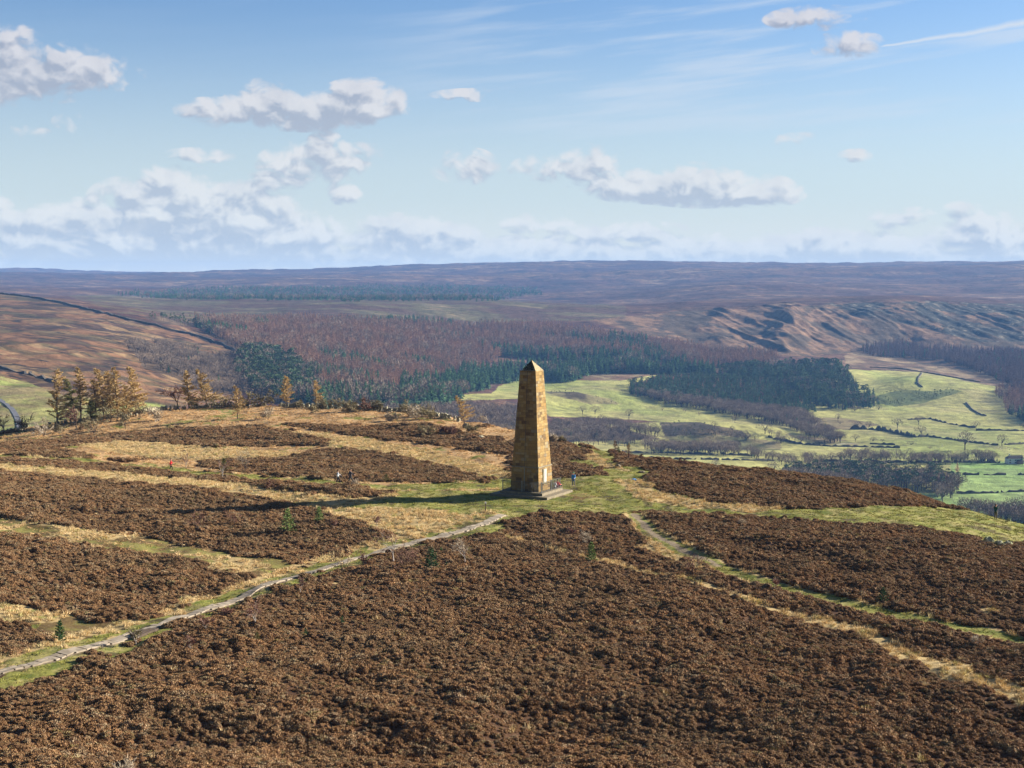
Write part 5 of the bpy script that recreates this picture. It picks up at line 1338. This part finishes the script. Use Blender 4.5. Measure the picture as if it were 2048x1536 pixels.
strip_along('dry_stone_wall', [(0, 588), (60, 595), (110, 604), (200, 626), (290, 648), (390, 672), (440, 688), (492, 714)], 2.4, 2.8, M['darkstone'], 'long dark boundary wall running down the left hand moor to the woods', 'wall', 1, .25, 8, False)
strip_along('dry_stone_wall', [(0, 737), (50, 748), (85, 757), (125, 768)], 2.0, 2.0, M['darkstone'], 'dark wall crossing the lower slope of the left hand hill', 'wall', 2, .4, 4, False, .15)
strip_along('dry_stone_wall', [(1740, 735), (1800, 738), (1850, 745), (1900, 754), (1960, 765)], 1.6, 1.6, M['darkstone'], 'wall along the top edge of the upper right hill fields', 'wall', 3, .3, 6, False)
strip_along('dry_stone_wall', [(1845, 745), (1836, 758), (1836, 768), (1845, 775)], 1.4, 1.6, M['darkstone'], 'short wall dropping between the two upper right hill fields', 'wall', 4, .3, 5, False)
strip_along('dry_stone_wall', [(1932, 806), (1945, 820), (1960, 829), (1972, 832)], 1.4, 1.6, M['darkstone'], 'bent dark wall low in the right hand hill field', 'wall', 5, .3, 5, False)
HG = [([(1244, 905), (1310, 906)], 'left hedge in the uppermost hedge line behind the right skyline'), ([(1318, 906), (1380, 908), (1436, 910)], 'middle hedge in the uppermost hedge line behind the right skyline'), ([(1442, 909), (1500, 912)], 'right hedge in the uppermost hedge line behind the right skyline'),
 ([(1285, 917), (1340, 918), (1392, 919)], 'left hedge in the lower hedge line behind the right skyline'), ([(1402, 919), (1438, 920)], 'short middle hedge in the lower hedge line behind the right skyline'), ([(1444, 920), (1500, 921), (1548, 922)], 'right hedge in the lower hedge line behind the right skyline'),
 ([(1860, 838), (1900, 848), (1950, 856)], 'dark hedge slanting below the bent wall of the hill field'), ([(1952, 861), (2000, 861), (2090, 863)], 'level hedge at the right above the round oak'), ([(1855, 873), (1900, 879), (1950, 886), (1996, 891)], 'long hedge running down to the round oak'), ([(2010, 890), (2050, 888), (2100, 887)], 'hedge right of the round oak'),
 ([(1925, 950), (1958, 950)], 'short hedge right of the mixed wood below the farmhouse'), ([(1968, 950), (2011, 950)], 'middle hedge in the line below the farmhouse'), ([(2036, 950), (2100, 949)], 'hedge at the right edge in the line below the farmhouse'),
 ([(1914, 987), (1960, 987), (1996, 986)], 'thick hedge across the lowest right field'), ([(2003, 985), (2050, 983), (2110, 981)], 'hedge at the right edge across the lowest right field'), ([(1536, 874), (1600, 888), (1660, 893), (1725, 894), (1800, 896)], 'scrubby hedge below the strip wood in mid valley'),
 ([(1740, 888), (1790, 890)], 'thin hedge in mid valley left of the single bushes'), ([(1700, 858), (1760, 860), (1830, 875), (1856, 874)], 'tall bushy hedge between the two middle fields'), ([(1630, 922), (1700, 924), (1800, 925), (1950, 925), (2000, 926)], 'dark hedge along the foot of the tree line before the farmhouse'),
 ([(1816, 840), (1860, 838)], 'dark hedge at the foot of the knoll field')]
for i, (p, lb) in enumerate(HG): strip_along('hedge', p, 2.0, 1.9 if i != 17 else 4, M['hedge'], lb, 'hedge', 20 + i, .5, 2.5, True, .10, group='field hedges')
strip_along('road', [(-40, 790), (0, 800), (14, 808), (24, 818), (32, 830), (37, 842), (40, 856)], 3.2, .12, M['tarmac'], None, None, 60, 0, 6, False, kind='structure')
strip_along('track', [(1670, 890), (1690, 887), (1718, 888)], 3.5, .12, M['lichen_stone'], None, None, 61, 0, 5, False, kind='structure')
FT = [(1676, 843, 16, 'rounded tree with a bush at its foot above the strip wood'), (1738, 858, 17, 'small open oak at the left end of the bushy hedge'), (1795, 857, 21, 'broad crowned oak standing in the bushy hedge'), (1837, 849, 18, 'dark spreading tree at the top of the slanting hedge'),
 (1952, 857, 15, 'lone small tree in the field left of the right edge'), (1930, 900, 38, 'largest oak in the valley, standing over the long hedge'), (2004, 892, 24, 'round topped oak where two hedges meet'), (2046, 858, 13, 'small tree at the right edge in the upper valley field'), (1842, 872, 21, 'pale ragged tree at the right end of the bushy hedge'),
 (1711, 883, 15, 'thin pale tree in mid valley right of the strip wood'), (1430, 938, 20, 'small round tree showing above the heather skyline at mid right'), (1546, 948, 26, 'dark round tree at the left end of the mixed wood'), (1300, 932, 12, 'low tree just above the heather skyline right of the saplings'), (1165, 829, 18, 'left of two trees on the field edge right of the obelisk'),
 (1190, 829, 18, 'right of two trees on the field edge right of the obelisk'), (1258, 838, 20, 'pale open tree on the edge of the grey wood right of the obelisk'), (1370, 826, 10, 'rounded tree in the dotted row under the plantation'), (1325, 822, 7, 'small tree starting the dotted row under the plantation'), (1398, 832, 9, 'small tree at the right of the dotted row under the plantation'),
 (1530, 868, 26, 'broad pale tree on the bank below the strip wood'), (1470, 846, 16, 'tree above the dark bank in the valley'), (1885, 1003, 30, 'grey tree cluster at the foot of the mixed wood'), (1972, 1026, 18, 'tree right behind the person in green'), (1940, 1028, 20, 'tree in the valley wood left of the person in green')]
for i, (px, py, hh, lb) in enumerate(FT):
    x, y, z = hit(px, py, 500); h = hh * y / F; p = PF['bare'][i % 5]; o = bpy.data.objects.new('oak_tree', p.data); col.objects.link(o); o.location = (x, y, z - .2); o.scale = (h * 1.15, h * 1.15, h); tag(o, lb, 'tree', 'single trees among the valley fields')
x, y, z = hit(1914, 950, 500); h = 26 * y / F; o = bpy.data.objects.new('larch_tree', PF['larch'][1].data); col.objects.link(o)
_m = bpy.data.meshes.new_from_object(o) if False else PF['larch'][1].data.copy(); _m.materials[0] = simple('rusty_beech_leaves', (.50, .22, .10), (.36, .15, .07), 3); o.data = _m
o.location = (x, y, z); o.scale = (h * 1.5, h * 1.5, h); tag(o, 'bright rust coloured tree at the right end of the mixed wood', 'tree')
for i, (px, py, w, hh, lb) in enumerate([(1746, 883, 18, 9, 'wide low bush in mid valley'), (1765, 883, 11, 5, 'small bush right of the wide low bush'), (1715, 853, 20, 10, 'rounded bush left of the small open oak'), (1680, 848, 16, 6, 'low bush at the foot of the rounded tree'), (1710, 822, 22, 9, 'bush patch at the edge of the upper field'), (1757, 820, 16, 11, 'grey bush below the tall dark wood'), (1822, 890, 22, 8, 'twiggy bush in mid valley left of the largest oak'), (1860, 898, 10, 6, 'tiny tree left of the largest oak')]):
    x, y, z = hit(px, py, 500); p = PF['bare'][i % 5]; o = bpy.data.objects.new('field_bush', p.data); col.objects.link(o); o.location = (x, y, z - hh * y / F * .25); o.scale = (w * y / F * 1.1, w * y / F * 1.1, hh * y / F * 1.25); tag(o, lb, 'bush', 'bushes among the valley fields')

# white farmhouse with a hipped end and a lower wing
def house(px, py, L, D, eav, ridge, rz, wall, label, wings=()):
    x, y, z = hit(px, py, 500); root = empty('farmhouse', (x, y, z), rz); b = MB(); b.box((0, 0, eav / 2 - .5), (L, D, eav + 1)); b.obj('wall', wall, root)
    l, d = L / 2 + .4, D / 2 + .4; rf = MB(); rf.add([(-l, -d, eav), (l, -d, eav), (l, d, eav), (-l, d, eav), (-l + D * .45, 0, ridge), (l - .2, 0, ridge)], [(0, 1, 5, 4), (2, 3, 4, 5), (3, 0, 4), (1, 2, 5), (3, 2, 1, 0)]); ro = rf.obj('roof', M['roof'], root)
    MB().box((-l + D * .5, 0, ridge + .5), (1.0, 1.0, 2.0)).obj('chimney', M['white'], ro)
    n = max(2, int(L / 4.5))
    for fl in range(2):
        for i in range(n):
            wx = -L / 2 + L * (i + .5) / n; zz = eav * (.25 + .48 * fl)
            fr = MB().box((wx, -D / 2 - .03, zz), (1.7, .12, 1.3)).obj('window', M['white'], root); MB().box((wx, -D / 2 - .11, zz), (1.4, .06, 1.05)).obj('pane', M['glass'], fr)
    MB().box((L * .12, -D / 2 - .04, 1.1), (1.1, .14, 2.2)).obj('door', M['roof'], root)
    for (wx, wy, wl, wd, wh, m2) in wings:
        MB().box((wx, wy, wh / 2 - .5), (wl, wd, wh + 1)).obj('wing_wall', m2, root)
        q = MB(); q.add([(wx - wl / 2 - .3, wy - wd / 2 - .3, wh), (wx + wl / 2 + .3, wy - wd / 2 - .3, wh), (wx + wl / 2 + .3, wy + wd / 2, wh + 1.6), (wx - wl / 2 - .3, wy + wd / 2, wh + 1.6)], [(0, 1, 2, 3)]); q.box((wx, wy, wh + .15), (wl + .4, wd + .4, .2)); q.obj('wing_roof', M['roof'], root)
    tag(root, label, 'house'); return root
house(2028, 927, 16, 7, 5.2, 8.2, .05, M['white'], 'long white farmhouse with a dark hipped roof at the right edge of the valley', [(4.2, -4.6, 6.5, 2.4, 2.8, M['redbrick'])])
for px, py, w, m_, lb in ((1981, 923, 9, 'darkstone', 'low grey barn left of the white farmhouse'), (1965, 922, 7, 'shed', 'low green shed left of the grey barn')):
    x, y, z = hit(px, py, 500); W = w * y / F * 1.3; root = empty('barn', (x, y, z)); MB().box((0, 0, 1.0), (W, 5, 3.0)).obj('wall', M[m_], root)
    q = MB(); q.add([(-W / 2 - .3, -2.8, 2.5), (W / 2 + .3, -2.8, 2.5), (W / 2 + .3, 0, 3.6), (-W / 2 - .3, 0, 3.6), (-W / 2 - .3, 2.8, 2.5), (W / 2 + .3, 2.8, 2.5)], [(0, 1, 2, 3), (3, 2, 5, 4), (0, 3, 4), (1, 5, 2)]); q.obj('roof', M['shed'] if m_ == 'shed' else M['roof'], root)
    MB().box((W * .15, -2.53, .9), (1.8, .1, 2.0)).obj('door', M['glass'], root); tag(root, lb, 'barn')
for i, (px, py, hh) in enumerate([(2043, 928, 16), (1994, 924, 9)]):
    x, y, z = hit(px, py, 500); h = hh * y / F; o = bpy.data.objects.new('garden_conifer', PF['spruce'][i].data); col.objects.link(o); o.location = (x, y, z - .2); o.scale = (h * 1.4, h * 1.4, h); tag(o, ['tall dark garden conifer before the white farmhouse', 'small dark garden conifer beside the grey barn'][i], 'conifer')
# sheep: one mesh shaped as body, neck, head and four legs
def sheep_mesh():
    global rnd; rnd = random.Random(2); b = MB(); b.ellipsoid((0, 0, .62), (.55, .28, .30), 10, 7, 0, .05); b.tube([(.42, 0, .70), (.62, 0, .80)], [.13, .10], 6, 0); b.ellipsoid((.72, 0, .80), (.16, .09, .10), 8, 5, 1)
    for sx in (-.34, .34):
        for sy in (-.13, .13): b.tube([(sx, sy, .50), (sx + .02, sy, .24), (sx, sy, 0)], [.07, .045, .035], 5, 1)
    for sy in (-1, 1): b.blade((.66, sy * .07, .86), (0, sy, .1), .06, .12, 1)
    return b.mesh('sheep', [M['wool'], M['wool']])
sm = sheep_mesh()
for i, (px, py) in enumerate([(1968, 892), (1973, 895), (1980, 894), (1990, 898), (1996, 896), (2001, 899), (2012, 897), (2019, 900), (2030, 898), (1958, 897), (1885, 893), (1878, 896)]):
    x, y, z = hit(px, py, 500); o = bpy.data.objects.new('sheep', sm); col.objects.link(o); o.location = (x, y, z); o.scale = (1.3, 1.3, 1.3); o.rotation_euler = (0, 0, rnd.uniform(0, 6.28)); tag(o, 'white sheep grazing in the valley field by the round topped oak', 'sheep', 'sheep grazing in the valley')

# overall reflectance of every painted surface, set once to go with the exposure
for mt in bpy.data.materials:
    if not mt.use_nodes: continue
    for nd in list(mt.node_tree.nodes):
        if nd.type == 'BSDF_PRINCIPLED' and nd.inputs['Base Color'].is_linked:
            lk = nd.inputs['Base Color'].links[0]; src = lk.from_socket; q = NT(mt.node_tree)
            q.l.new(q.vmath('SCALE', src, scale=1.03), nd.inputs['Base Color'])
# ---------------------------------------------------------------- the air over the valley
hz = MB(); hz.add([(-9000, -60, -260), (9000, -60, -260), (9000, 10450, -260), (-9000, 10450, -260), (-9000, -60, 150), (9000, -60, 150), (9000, 10450, 150), (-9000, 10450, 150)], [(0, 3, 2, 1), (4, 5, 6, 7), (0, 1, 5, 4), (1, 2, 6, 5), (2, 3, 7, 6), (3, 0, 4, 7)])
hm = bpy.data.materials.new('haze_air'); hm.use_nodes = True; ht = NT(hm.node_tree); ht.n.clear(); ho = ht.new('ShaderNodeOutputMaterial'); hv = ht.new('ShaderNodeVolumePrincipled')
hv.inputs['Density'].default_value = HAZE_DENSITY; hv.inputs['Color'].default_value = HAZE_COLOR; hv.inputs['Anisotropy'].default_value = 0.0
ht.l.new(hv.outputs[0], ho.inputs['Volume'])
o = hz.obj('haze', hm); o['kind'] = 'stuff'
